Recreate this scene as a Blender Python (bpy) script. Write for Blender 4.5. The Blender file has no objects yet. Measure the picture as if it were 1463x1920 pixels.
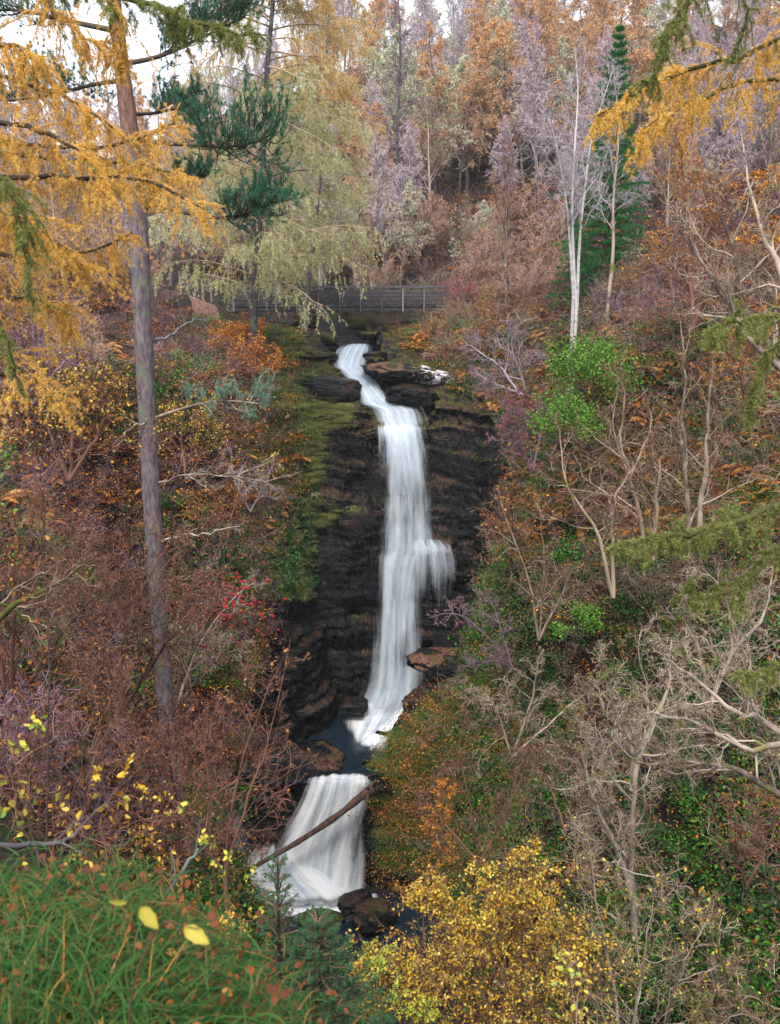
import bpy, math, random
import numpy as np
from mathutils import Vector
rng = np.random.default_rng(7)
random.seed(7)
R = math.radians
scn = bpy.context.scene
COL = scn.collection
F = 1650.0; PITCH = R(17); SP, CP = math.sin(PITCH), math.cos(PITCH)

def at(px, py, Y):
    """world point at distance Y along the view of photo pixel px,py (camera stands at the origin)"""
    u = (np.asarray(px, float) - 731.5) / F; v = (960 - np.asarray(py, float)) / F
    d = CP + v * SP
    Y = np.asarray(Y, float)
    return np.stack([Y * u / d, Y + 0 * u, Y * (-SP + v * CP) / d], -1)

# ---------------------------------------------------------------- noise
def _h(ix, iy, iz, seed):
    n = (ix * 374761393 + iy * 668265263 + iz * 2147483647 + seed * 1274126177) & 0xffffffff
    n = ((n ^ (n >> 13)) * 1274126177) & 0xffffffff
    n = ((n ^ (n >> 15)) * 2246822519) & 0xffffffff
    return ((n ^ (n >> 16)) & 0xffffff) / float(0xffffff)
def vnoise(x, y, z=0.0, seed=0):
    x, y, z = np.broadcast_arrays(np.asarray(x, float), y, z)
    fx, fy, fz = np.floor(x), np.floor(y), np.floor(z)
    ix, iy, iz = fx.astype(np.int64), fy.astype(np.int64), fz.astype(np.int64)
    tx, ty, tz = x - fx, y - fy, z - fz
    tx = tx * tx * (3 - 2 * tx); ty = ty * ty * (3 - 2 * ty); tz = tz * tz * (3 - 2 * tz)
    r = 0
    for dz in (0, 1):
        wz = tz if dz else 1 - tz
        for dy in (0, 1):
            wy = ty if dy else 1 - ty
            a = _h(ix, iy + dy, iz + dz, seed); b = _h(ix + 1, iy + dy, iz + dz, seed)
            r = r + wz * wy * (a + (b - a) * tx)
    return r * 2 - 1
def vnoise2(x, y, seed=0):
    x, y = np.broadcast_arrays(np.asarray(x, float), np.asarray(y, float)); fx, fy = np.floor(x), np.floor(y); ix, iy = fx.astype(np.int64), fy.astype(np.int64)
    tx, ty = x - fx, y - fy; tx = tx * tx * (3 - 2 * tx); ty = ty * ty * (3 - 2 * ty)
    a, b, c, d = _h(ix, iy, 0, seed), _h(ix + 1, iy, 0, seed), _h(ix, iy + 1, 0, seed), _h(ix + 1, iy + 1, 0, seed)
    return ((a + (b - a) * tx) * (1 - ty) + (c + (d - c) * tx) * ty) * 2 - 1
def fbm(x, y, z=0.0, oct=4, seed=0, gain=.5):
    a, s, t = 1.0, 0, 0
    for o in range(oct):
        s = s + a * vnoise(x * 2 ** o, y * 2 ** o, np.asarray(z) * 2 ** o, seed + o * 17); t += a; a *= gain
    return s / t
def sstep(a, b, x):
    t = np.clip((x - a) / (b - a), 0, 1); return t * t * (3 - 2 * t)

# ---------------------------------------------------------------- terrain
CHY = [47.2, 48.2, 49, 50, 51, 52.2, 53, 57, 65, 80, 95]
CHX = [.35, .35, -.4, -1.2, -2.15, -2.25, -2.4, -3.6, -4.8, -7, -9]
CHW = [1.5, 1.5, .9, .75, .95, 1.25, 1.3, 1.6, 1.7, 1.5, 1.2]
CHZ = [-9.75, -9.05, -8.55, -7.8, -7.05, -6.25, -6.0, -5.75, -5.45, -5.2, -5]
def H(x, y, det=True):
    x, y = np.broadcast_arrays(np.asarray(x, float), np.asarray(y, float))
    ip = lambda a, b: np.interp(y, a, b)
    wx = x + .5 * vnoise2(x * .23, y * .23, 3)
    # floor with the lower step, the pool and the tall step of the cliff
    yl = y + .35 * vnoise2(x * .7, 1.1) - np.interp(x, [-9, -6, -3.4, -1.5, 1], [1.0, .9, .35, 0, .3]) 
    floor = np.interp(yl, [-5, 25, 35.3, 36.0, 37.0, 37.6, 40], [-34, -33, -31.6, -31, -27, -25.5, -25.4])
    ledge = sstep(.2, 1.2, x) * (1 - sstep(3.4, 4.6, x))
    yc = y + sstep(2.2, 4.2, np.abs(x - 1.2)) * (.6 * vnoise2(x * .5, 7.7) + .3 * vnoise2(x * 1.7, 2.2)) + .055 * (x - .6) ** 2 * np.where(x < .6, .8, .5) - .2
    cl0 = np.interp(yc, [43.9, 44.5, 45.6, 46.2, 46.8, 47.3, 48.1], [-25.4, -24, -17, -14, -11.5, -9.6, -8.9])
    cl1 = np.interp(yc, [43.5, 44.1, 44.5, 45.6, 45.9, 46.9, 47.3, 48.1], [-25.4, -24, -16.2, -15.5, -14.6, -11, -9.7, -8.9])
    cl = cl0 * (1 - ledge) + cl1 * ledge
    up = np.interp(y, CHY, CHZ); cx = np.interp(y, CHY, CHX); cw = np.interp(y, CHY, CHW)
    d = np.abs(x - cx) - cw
    right = x > cx
    rise = np.where(right, .75 * sstep(0, .6, d) + .05 * np.clip(d, 0, 5) + .42 * np.clip(d - 4.0, 0, 50),
                    .65 * sstep(0, .5, d) + .07 * np.clip(d, 0, 4) + .33 * np.clip(d - 2.6, 0, 12) + .12 * np.clip(d - 14, 0, 80))
    upz = up + rise * np.where(y > 54, .8, 1)
    a = sstep(-9.6, -8.8, cl)
    z = np.where(yc < 47.6, np.where(y < 42, floor, np.minimum(cl, np.maximum(upz, -9.6))), upz)
    z = np.where(y < 42, floor, z)
    # left wall
    xl = ip([0, 1.5, 3, 4, 8, 12, 18, 27, 33, 36, 37.4, 38.3, 42, 45, 47, 49], [7.4, 7.2, 6.2, 5.9, 3.6, 1.6, 2, -1.8, -5, -7.2, -7.2, -5.3, -4.8, -5.2, -6, -9])
    zb = ip([0, 1.5, 3, 4, 8, 12, 18, 37.4, 38.3, 47, 52], [-13, -13, -13.4, -14, -15, -22, -31, -31, -25, -12, -9])
    sl = ip([0, 4, 8, 12, 18, 37, 40, 46, 52], [1.45, 1.4, 1.2, 1.8, 2.4, 2.4, 4.4, 4.2, 1.5])
    L = zb + sl * (xl - wx)
    zr = ip([0, 1.5, 2.2, 4, 8, 12, 18, 26, 32, 45, 60], [-1.65, -1.7, -2.0, -3.8, -6.4, -7.4, -6.2, -5.4, -5.6, -6.0, -5])
    L = np.where(L > zr, zr + (L - zr) * np.interp(y, [0, 5, 20, 45], [.03, .05, .12, .06]), L)
    z = np.where(y < 50, np.maximum(z, L), z)
    # right wall
    xr = ip([0, 10, 17, 22, 28, 35, 37.5, 39, 40.5, 42.5, 44, 46, 48], [9, 5, 3, 3.4, 3.8, 2.8, -.2, -1.1, .1, 2.9, 4.3, 5.2, 6.3])
    zb2 = ip([0, 36, 37.6, 44, 47, 50], [-31, -31, -26.6, -25.2, -16, -9])
    s2 = ip([0, 30, 36, 38, 42, 46, 50], [2.3, 2.3, 2.2, 2.3, 3.0, 4.0, 1])
    wr = x + .8 * vnoise2(x * .16, y * .16, 9)
    Rr = zb2 + s2 * (wr - xr)
    # low bench of the spur beside the pool
    bench = np.minimum(Rr, -23.4 + .9 * (wr - xr) * (wr > xr))
    Rr = np.where((y > 37) & (y < 43), np.where(Rr > -23.4, np.maximum(bench, Rr - 3.2), Rr), Rr)
    Rr = np.where(Rr > -4.5, -4.5 + (Rr + 4.5) * .22, Rr)
    z = np.where(y < 50, np.maximum(z, Rr), z)
    # hill behind
    sl_h = np.interp(x / np.maximum(y, 1), [-.5, -.3, -.12, 0, .15, .5], [.26, .17, .27, .36, .38, .40])
    yy = np.clip(y - 63, 0, 95)
    hill = -4.6 + yy * sl_h * (1 + .1 * vnoise2(x * .03, y * .03, 5)) - np.clip(y - 165, 0, 400) * .12
    k = sstep(60, 68, y)
    z = z * (1 - k) + np.maximum(hill, z - 2.5 * k) * k
    zf0 = z
    if det:
        amp = np.interp(y, [0, 3, 8, 30, 60, 150], [.03, .08, .3, .5, .6, 2])
        z = z + amp * sum(vnoise2(x * .45 * 2 ** o, y * .45 * 2 ** o, 11 + o) * .5 ** o for o in range(4)) / 1.9
    # keep the river bed under the water
    wz = np.interp(y, CHY, CHZ) - .25
    inch = (y > 46.8) & (y < 66) & (np.abs(x - cx) < cw + .1)
    z = np.where(inch, np.minimum(z, wz), z)
    inpool = (y > 37.8) & (y < 43.4) & (zf0 < -25.2)
    z = np.where(inpool, np.minimum(z, -25.5), z)
    # keep clear of the eye
    return z

_ys = np.concatenate([np.linspace(.8, 30, 300), np.linspace(30.1, 60, 360), np.geomspace(60.3, 420, 180)])
_us = np.linspace(-.95, .95, 1200)
_HG = {}
def hit(px, py, det=True):
    """first ground point along the view of photo pixels (arrays) -> (n,3), ok"""
    px = np.atleast_1d(np.asarray(px, float)); py = np.atleast_1d(np.asarray(py, float))
    if det not in _HG: _HG[det] = H(_us[:, None] * _ys[None, :], np.broadcast_to(_ys[None, :], (len(_us), len(_ys))), det).astype(np.float32)
    G = _HG[det]; D = at(px, py, 1.0); iu = np.clip((D[:, 0] + .95) / 1.9 * 1199, 0, 1198.99); i0 = iu.astype(int); f = (iu - i0)[:, None]
    out = np.zeros((len(px), 3)); ok = np.zeros(len(px), bool)
    for s in range(0, len(px), 3000):
        e = slice(s, s + 3000); z = G[i0[e]] * (1 - f[e]) + G[i0[e] + 1] * f[e]
        below = D[e, 2:3] * _ys[None, :] < z; i = below.argmax(1); ok[e] = below.any(1); out[e] = D[e] * _ys[i][:, None]
    return out, ok

# ---------------------------------------------------------------- mesh accumulator
class MB:
    def __init__(s): s.V = []; s.Q = []; s.T = []; s.r = []; s.mq = []; s.mt = []; s.n = 0
    def add(s, V, Q=None, T=None, rnd=None, mat=0):
        V = np.asarray(V, float).reshape(-1, 3); n = len(V)
        s.V.append(V)
        s.r.append(np.full(n, .5) if rnd is None else np.broadcast_to(np.asarray(rnd, float), (n,)).copy())
        if Q is not None and len(Q): s.Q.append(np.asarray(Q, np.int64) + s.n); s.mq.append(np.full(len(Q), mat, np.int32))
        if T is not None and len(T): s.T.append(np.asarray(T, np.int64) + s.n); s.mt.append(np.full(len(T), mat, np.int32))
        s.n += n
    def arrays(s):
        V = np.concatenate(s.V) if s.V else np.zeros((0, 3)); r = np.concatenate(s.r) if s.r else np.zeros(0)
        Q = np.concatenate(s.Q) if s.Q else np.zeros((0, 4), np.int64); T = np.concatenate(s.T) if s.T else np.zeros((0, 3), np.int64)
        mq = np.concatenate(s.mq) if s.mq else np.zeros(0, np.int32); mt = np.concatenate(s.mt) if s.mt else np.zeros(0, np.int32)
        return V, Q, T, r, mq, mt
    def merge(s, arr, off=(0, 0, 0), yaw=0.0, scale=1.0, tilt=(0, 0), drnd=0.0, matoff=0):
        V, Q, T, r, mq, mt = arr
        c, k = math.cos(yaw), math.sin(yaw)
        W = V * scale
        X = W[:, 0] * c - W[:, 1] * k; Y = W[:, 0] * k + W[:, 1] * c; Z = W[:, 2].copy()
        X = X + tilt[0] * Z; Y = Y + tilt[1] * Z
        s.V.append(np.stack([X, Y, Z], 1) + np.asarray(off)); s.r.append(np.clip(r + drnd, 0, 1))
        if len(Q): s.Q.append(Q + s.n); s.mq.append(mq + matoff)
        if len(T): s.T.append(T + s.n); s.mt.append(mt + matoff)
        s.n += len(V)
    def mesh(s, name, mats, smooth=True):
        V, Q, T, r, mq, mt = s.arrays()
        me = bpy.data.meshes.new(name)
        me.vertices.add(len(V)); me.vertices.foreach_set('co', V.astype(np.float32).ravel())
        nl = len(Q) * 4 + len(T) * 3
        me.loops.add(nl); me.loops.foreach_set('vertex_index', np.concatenate([Q.ravel(), T.ravel()]).astype(np.int32))
        me.polygons.add(len(Q) + len(T))
        ls = np.concatenate([np.arange(len(Q)) * 4, len(Q) * 4 + np.arange(len(T)) * 3]).astype(np.int32)
        me.polygons.foreach_set('loop_start', ls)
        me.polygons.foreach_set('material_index', np.concatenate([mq, mt]).astype(np.int32))
        me.update(calc_edges=True)
        if smooth: me.polygons.foreach_set('use_smooth', np.ones(len(Q) + len(T), bool))
        a = me.attributes.new('rnd', 'FLOAT', 'POINT'); a.data.foreach_set('value', r.astype(np.float32))
        for m in (mats if isinstance(mats, (list, tuple)) else [mats]): me.materials.append(m)
        return me
    def build(s, name, mats, parent=None, smooth=True, loc=None):
        o = bpy.data.objects.new(name, s.mesh(name, mats, smooth)); COL.objects.link(o)
        if parent is not None: o.parent = parent
        return o

def thing(name, label, cat, loc=(0, 0, 0), rz=0, group=None):
    o = bpy.data.objects.new(name, None); COL.objects.link(o); o.empty_display_size = .3
    o.location = loc; o.rotation_euler = (0, 0, rz); o['label'] = label; o['category'] = cat
    if group: o['group'] = group
    return o
def tag(o, label=None, cat=None, group=None, kind=None):
    if label: o['label'] = label
    if cat: o['category'] = cat
    if group: o['group'] = group
    if kind: o['kind'] = kind
    return o
def children(o): return [c for c in COL.objects if c.parent == o]
_kids = {}
def dup(root, loc, rz, sc, label, group=None):
    r = root.copy(); COL.objects.link(r); r.location = loc; r.rotation_euler = (0, 0, rz); r.scale = (sc,) * 3 if np.isscalar(sc) else sc
    r['label'] = label
    if group: r['group'] = group
    if root.name not in _kids: _kids[root.name] = children(root)
    for ch in _kids[root.name]:
        c = ch.copy(); COL.objects.link(c); c.parent = r
    return r

# ---------------------------------------------------------------- branches and leaves
def unit(v): return v / np.maximum(np.linalg.norm(v, axis=-1, keepdims=True), 1e-9)
def tubes(mb, P, Rr, m=4, rnd=None, mat=0):
    P = np.asarray(P, float); n, k, _ = P.shape
    if n == 0: return
    Rr = np.broadcast_to(np.asarray(Rr, float), (n, k))
    T = np.empty_like(P); T[:, 1:-1] = P[:, 2:] - P[:, :-2]; T[:, 0] = P[:, 1] - P[:, 0]; T[:, -1] = P[:, -1] - P[:, -2]
    T = unit(T)
    if m == 2:
        A = unit(np.cross(T, rng.normal(size=(n, 1, 3)))); V = np.stack([P - A * Rr[..., None], P + A * Rr[..., None]], 2)
        i, s = np.meshgrid(np.arange(n), np.arange(k - 1), indexing='ij'); b = ((i * k + s) * 2).reshape(-1, 1)
        rn = rng.random(n) if rnd is None else np.broadcast_to(rnd, (n,)); mb.add(V.reshape(-1, 3), Q=b + [[0, 1, 3, 2]], rnd=np.repeat(rn, k * 2), mat=mat); return
    ref = np.zeros((n, 1, 3)); mean = unit(P[:, -1] - P[:, 0])
    ref[:, 0] = np.where(np.abs(mean[:, 2:3]) < .8, [[0, 0, 1.]], [[1., 0, 0]])
    A = unit(np.cross(T, ref)); B = np.cross(T, A)
    th = np.arange(m) * 2 * math.pi / m
    V = P[:, :, None, :] + Rr[:, :, None, None] * (A[:, :, None, :] * np.cos(th)[None, None, :, None] + B[:, :, None, :] * np.sin(th)[None, None, :, None])
    i, s, j = np.meshgrid(np.arange(n), np.arange(k - 1), np.arange(m), indexing='ij')
    b = i * k * m + s * m; j2 = (j + 1) % m
    Q = np.stack([b + j, b + j2, b + m + j2, b + m + j], -1).reshape(-1, 4)
    rn = rng.random(n) if rnd is None else np.broadcast_to(rnd, (n,))
    mb.add(V.reshape(-1, 3), Q=Q, rnd=np.repeat(rn, k * m), mat=mat)
def grow(S, D, L, k=5, wander=.25, grav=0.0, out=None, curl=0.0):
    """n random-walk polylines of k points; grav pulls the heading down (negative lifts)"""
    n = len(S); P = np.zeros((n, k, 3)); P[:, 0] = S; D = unit(np.asarray(D, float)).copy()
    st = (np.asarray(L) / (k - 1)).reshape(-1, 1)
    for i in range(1, k):
        D = unit(D + wander * rng.normal(size=(n, 3)) + np.array([0, 0, -grav]) / (k - 1))
        P[:, i] = P[:, i - 1] + D * st
    return P
def spawn(P, per, t0=.2, t1=1.0, ang=(.5, 1.1), bias=None, flat=0.0):
    """start points and directions of `per` children on every polyline"""
    n, k, _ = P.shape
    t = (t0 + (t1 - t0) * (np.arange(per)[None, :] + rng.random((n, per))) / per) * (k - 1)
    t = np.clip(t, 0, k - 1.001); i = t.astype(int); f = (t - i)[..., None]
    idx = np.arange(n)[:, None]
    S = P[idx, i] * (1 - f) + P[idx, i + 1] * f
    D = unit(P[idx, i + 1] - P[idx, i])
    r = rng.normal(size=S.shape); r[..., 2] *= 1 - flat
    side = unit(r - (r * D).sum(-1, keepdims=True) * D)
    a = rng.uniform(ang[0], ang[1], size=S.shape[:2])[..., None]
    d = D * np.cos(a) + side * np.sin(a)
    if bias is not None: d = d + np.asarray(bias)
    return S.reshape(-1, 3), unit(d).reshape(-1, 3), (t / (k - 1)).reshape(-1), np.repeat(np.arange(n), per)
def taper(r0, r1, k): return np.asarray(r0).reshape(-1, 1) * np.linspace(1, 0, k)[None, :] + np.asarray(r1).reshape(-1, 1) * np.linspace(0, 1, k)[None, :]
def leaves(mb, C, size, rnd=None, mat=0, up=0.0, hang=0.0, aspect=.62, fold=True):
    n = len(C)
    if n == 0: return
    size = np.broadcast_to(size, (n,)).reshape(-1, 1)
    N = unit(rng.normal(size=(n, 3)) + np.array([0, 0, up]))
    A = rng.normal(size=(n, 3)) + np.array([0, 0, -hang]); A = unit(A - (A * N).sum(1, keepdims=True) * N)
    B = np.cross(N, A) * aspect
    rn = rng.random(n) if rnd is None else rnd
    if fold:
        lift = N * size * .18
        V = np.stack([C, C + (A * .35 + B * .5) * size + lift, C + (A * .8 + B * .33) * size + lift * .7, C + A * size,
                      C + (A * .8 - B * .33) * size + lift * .7, C + (A * .35 - B * .5) * size + lift], 1)
        b = np.arange(n)[:, None] * 6
        Q = np.concatenate([b + [[0, 1, 2, 3]], b + [[0, 3, 4, 5]]])
        mb.add(V.reshape(-1, 3), Q=Q, rnd=np.repeat(rn, 6), mat=mat)
    else:
        V = np.stack([C, C + (A * .5 + B * .5) * size, C + A * size, C + (A * .5 - B * .5) * size], 1)
        b = np.arange(n)[:, None] * 4
        mb.add(V.reshape(-1, 3), Q=b + [[0, 1, 2, 3]], rnd=np.repeat(rn, 4), mat=mat)
def needles(mb, S, D, L, w, rnd=None, mat=0):
    n = len(S)
    if n == 0: return
    D = unit(D); side = unit(np.cross(D, rng.normal(size=(n, 3)))) * np.broadcast_to(w, (n,)).reshape(-1, 1) * .5
    E = S + D * np.broadcast_to(L, (n,)).reshape(-1, 1)
    V = np.stack([S - side, S + side, E], 1)
    mb.add(V.reshape(-1, 3), T=np.arange(n)[:, None] * 3 + [[0, 1, 2]], rnd=np.repeat(rng.random(n) if rnd is None else rnd, 3), mat=mat)
def along(P, per, t0=0., t1=1.):
    n, k, _ = P.shape
    t = np.clip((t0 + (t1 - t0) * rng.random((n, per))) * (k - 1), 0, k - 1.001); i = t.astype(int); f = (t - i)[..., None]
    idx = np.arange(n)[:, None]
    return (P[idx, i] * (1 - f) + P[idx, i + 1] * f).reshape(-1, 3), unit(P[idx, i + 1] - P[idx, i]).reshape(-1, 3)
def smooth_line(pts, k):
    """Catmull-Rom through pts resampled to k points"""
    p = np.asarray(pts, float); n = len(p)
    q = np.vstack([2 * p[0] - p[1], p, 2 * p[-1] - p[-2]])
    t = np.linspace(0, n - 1 - 1e-6, k); i = t.astype(int); f = (t - i)[:, None]
    a, b, c, d = q[i], q[i + 1], q[i + 2], q[i + 3]
    return .5 * ((2 * b) + (-a + c) * f + (2 * a - 5 * b + 4 * c - d) * f ** 2 + (-a + 3 * b - 3 * c + d) * f ** 3)
def pxline(pts, k):
    """polyline from (px,py,Y) guide points"""
    a = np.array(pts, float); return smooth_line(at(a[:, 0], a[:, 1], a[:, 2]), k)

# ---------------------------------------------------------------- materials
def newmat(name):
    m = bpy.data.materials.new(name); m.use_nodes = True; nt = m.node_tree; nt.nodes.clear()
    return m, nt, nt.nodes.new('ShaderNodeOutputMaterial')
def node(nt, t, **kw):
    n = nt.nodes.new(t)
    for k, v in kw.items():
        if k in n.inputs: n.inputs[k].default_value = v
        else: setattr(n, k, v)
    return n
def ramp(nt, fac, stops, interp='LINEAR'):
    r = nt.nodes.new('ShaderNodeValToRGB'); r.color_ramp.interpolation = interp
    e = r.color_ramp.elements
    while len(e) < len(stops): e.new(.5)
    for i, (p, c) in enumerate(stops): e[i].position = p; e[i].color = (*c, 1)
    nt.links.new(fac, r.inputs[0]); return r.outputs[0]
def mix(nt, f, a, b):
    m = nt.nodes.new('ShaderNodeMix'); m.data_type = 'RGBA'
    for s, v in ((m.inputs[0], f), (m.inputs[6], a), (m.inputs[7], b)):
        if hasattr(v, 'is_linked') or isinstance(v, bpy.types.NodeSocket): nt.links.new(v, s)
        else: s.default_value = v if not isinstance(v, tuple) else (*v, 1)
    return m.outputs[2]
def evenstops(cols): return [(i / max(len(cols) - 1, 1), c) for i, c in enumerate(cols)]
def leaf_mat(name, cols, trans=.35, rough=.6):
    m, nt, out = newmat(name)
    a = node(nt, 'ShaderNodeAttribute', attribute_name='rnd')
    c = ramp(nt, a.outputs['Fac'], evenstops(cols))
    p = node(nt, 'ShaderNodeBsdfPrincipled', Roughness=rough); p.inputs['Specular IOR Level'].default_value = .25
    nt.links.new(c, p.inputs['Base Color'])
    t = nt.nodes.new('ShaderNodeBsdfTranslucent'); nt.links.new(c, t.inputs[0])
    mx = nt.nodes.new('ShaderNodeMixShader'); mx.inputs[0].default_value = trans
    nt.links.new(p.outputs[0], mx.inputs[1]); nt.links.new(t.outputs[0], mx.inputs[2]); nt.links.new(mx.outputs[0], out.inputs[0])
    return m
def bark_mat(name, c1, c2, c3=None, scale=8, rough=.85, stretch=3, bump=.4, f3=.55):
    m, nt, out = newmat(name)
    tc = nt.nodes.new('ShaderNodeTexCoord'); mp = nt.nodes.new('ShaderNodeMapping'); mp.inputs['Scale'].default_value = (1, 1, 1 / stretch)
    nt.links.new(tc.outputs['Object'], mp.inputs[0])
    n1 = node(nt, 'ShaderNodeTexNoise', Scale=scale, Detail=5.0); nt.links.new(mp.outputs[0], n1.inputs['Vector'])
    a = node(nt, 'ShaderNodeAttribute', attribute_name='rnd')
    ad = node(nt, 'ShaderNodeMath', operation='MULTIPLY_ADD'); nt.links.new(a.outputs['Fac'], ad.inputs[0]); ad.inputs[1].default_value = .5; 
    sb = node(nt, 'ShaderNodeMath', operation='SUBTRACT'); nt.links.new(n1.outputs[0], sb.inputs[0]); sb.inputs[1].default_value = .25
    nt.links.new(sb.outputs[0], ad.inputs[2])
    c = ramp(nt, ad.outputs[0], [(.25, c1), (.75, c2)])
    if c3:
        n2 = node(nt, 'ShaderNodeTexNoise', Scale=scale * .35, Detail=4.0); nt.links.new(tc.outputs['Object'], n2.inputs['Vector'])
        f = ramp(nt, n2.outputs[0], [(f3, (0, 0, 0)), (f3 + .08, (1, 1, 1))]); c = mix(nt, f, c, c3)
    p = node(nt, 'ShaderNodeBsdfPrincipled', Roughness=rough); p.inputs['Specular IOR Level'].default_value = .2
    nt.links.new(c, p.inputs['Base Color'])
    if bump:
        b = node(nt, 'ShaderNodeBump', Strength=bump, Distance=.03); nt.links.new(n1.outputs[0], b.inputs['Height']); nt.links.new(b.outputs[0], p.inputs['Normal'])
    nt.links.new(p.outputs[0], out.inputs[0]); return m

def proj(P):
    P = np.asarray(P, float); d = P[..., 1] * CP - P[..., 2] * SP
    return 731.5 + F * P[..., 0] / d, 960 - F * (P[..., 1] * SP + P[..., 2] * CP) / d
def inpoly(px, py, poly):
    c = np.zeros(np.shape(px), bool); n = len(poly)
    for i in range(n):
        x1, y1 = poly[i]; x2, y2 = poly[(i + 1) % n]
        c ^= ((y1 > py) != (y2 > py)) & (px < (x2 - x1) * (py - y1) / (y2 - y1 + 1e-9) + x1)
    return c
# ================================================================ camera, sky, light
cam_d = bpy.data.cameras.new('camera'); cam = bpy.data.objects.new('camera', cam_d); COL.objects.link(cam)
cam.location = (0, 0, 0); cam.rotation_euler = (R(90) - PITCH, 0, 0)
cam_d.sensor_fit = 'VERTICAL'; cam_d.sensor_height = 24; cam_d.lens = F / 1920 * 24
cam_d.clip_start = .05; cam_d.clip_end = 3000
cam_d.dof.use_dof = True; cam_d.dof.focus_distance = 42; cam_d.dof.aperture_fstop = 3.4
scn.camera = cam
w = bpy.data.worlds.new('World'); scn.world = w; w.use_nodes = True; nt = w.node_tree
bg = nt.nodes['Background']; sky = nt.nodes.new('ShaderNodeTexSky'); sky.sky_type = 'NISHITA'; sky.sun_disc = False
SUN_EL, SUN_AZ = 60, 192     # azimuth clockwise from +Y
sky.sun_elevation = R(SUN_EL); sky.sun_rotation = R(SUN_AZ); sky.air_density = 1.2; sky.dust_density = 5.0; sky.ozone_density = .8
hs = nt.nodes.new('ShaderNodeMix'); hs.data_type = 'RGBA'; hs.inputs[0].default_value = .72
nt.links.new(sky.outputs[0], hs.inputs[6]); hs.inputs[7].default_value = (8.6, 9.0, 9.9, 1)   # cloud layer over the clear sky
nt.links.new(hs.outputs[2], bg.inputs[0]); bg.inputs[1].default_value = .115
sd = bpy.data.lights.new('sun', 'SUN'); sd.energy = 2.1; sd.angle = R(12); sd.color = (1, .95, .88)
so = bpy.data.objects.new('sun', sd); COL.objects.link(so)
dirv = Vector((math.sin(R(SUN_AZ)) * math.cos(R(SUN_EL)), math.cos(R(SUN_AZ)) * math.cos(R(SUN_EL)), math.sin(R(SUN_EL))))
so.rotation_euler = dirv.to_track_quat('Z', 'Y').to_euler()
scn.view_settings.view_transform = 'Standard'; scn.view_settings.look = 'None'; scn.view_settings.gamma = 1; scn.view_settings.exposure = 1.1
cy = scn.cycles; cy.max_bounces = 6; cy.diffuse_bounces = 2; cy.glossy_bounces = 2; cy.transmission_bounces = 2; cy.transparent_max_bounces = 16; cy.volume_bounces = 0
cy.use_adaptive_sampling = True; cy.adaptive_threshold = .02; cy.use_denoising = True; cy.sample_clamp_indirect = 6
cy.use_fast_gi = False; cy.caustics_reflective = False; cy.caustics_refractive = False

# ================================================================ ground and rock materials
def ground_mat():
    m, nt, out = newmat('ground_mat')
    g = nt.nodes.new('ShaderNodeNewGeometry')
    n1 = node(nt, 'ShaderNodeTexNoise', Scale=.55, Detail=8.0, Roughness=.65); nt.links.new(g.outputs['Position'], n1.inputs['Vector'])
    n2 = node(nt, 'ShaderNodeTexNoise', Scale=9.0, Detail=4.0); nt.links.new(g.outputs['Position'], n2.inputs['Vector'])
    vo = node(nt, 'ShaderNodeTexVoronoi', Scale=11.0); nt.links.new(g.outputs['Position'], vo.inputs['Vector'])
    lit = ramp(nt, vo.outputs['Color'], [(.0, (.008, .006, .004)), (.35, (.02, .010, .006)), (.6, (.06, .024, .01)), (.8, (.012, .009, .007)), (1, (.13, .055, .02))])
    dark = ramp(nt, n2.outputs[0], [(.3, (.004, .004, .004)), (.7, (.014, .011, .009))])
    c = mix(nt, ramp(nt, n1.outputs[0], [(.42, (0, 0, 0)), (.58, (1, 1, 1))]), dark, lit)
    n3 = node(nt, 'ShaderNodeTexNoise', Scale=.8, Detail=6.0); mpp = nt.nodes.new('ShaderNodeMapping'); mpp.inputs['Location'].default_value = (9, 4, 2)
    nt.links.new(g.outputs['Position'], mpp.inputs[0]); nt.links.new(mpp.outputs[0], n3.inputs['Vector'])
    moss = ramp(nt, n2.outputs[0], [(.3, (.006, .012, .003)), (.7, (.03, .04, .008))])
    c = mix(nt, ramp(nt, n3.outputs[0], [(.52, (0, 0, 0)), (.6, (1, 1, 1))]), c, moss)
    p = node(nt, 'ShaderNodeBsdfPrincipled', Roughness=.9); nt.links.new(c, p.inputs['Base Color']); p.inputs['Specular IOR Level'].default_value = .2
    b = node(nt, 'ShaderNodeBump', Strength=.8, Distance=.12); nt.links.new(n2.outputs[0], b.inputs['Height']); nt.links.new(b.outputs[0], p.inputs['Normal'])
    nt.links.new(p.outputs[0], out.inputs[0]); return m
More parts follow.
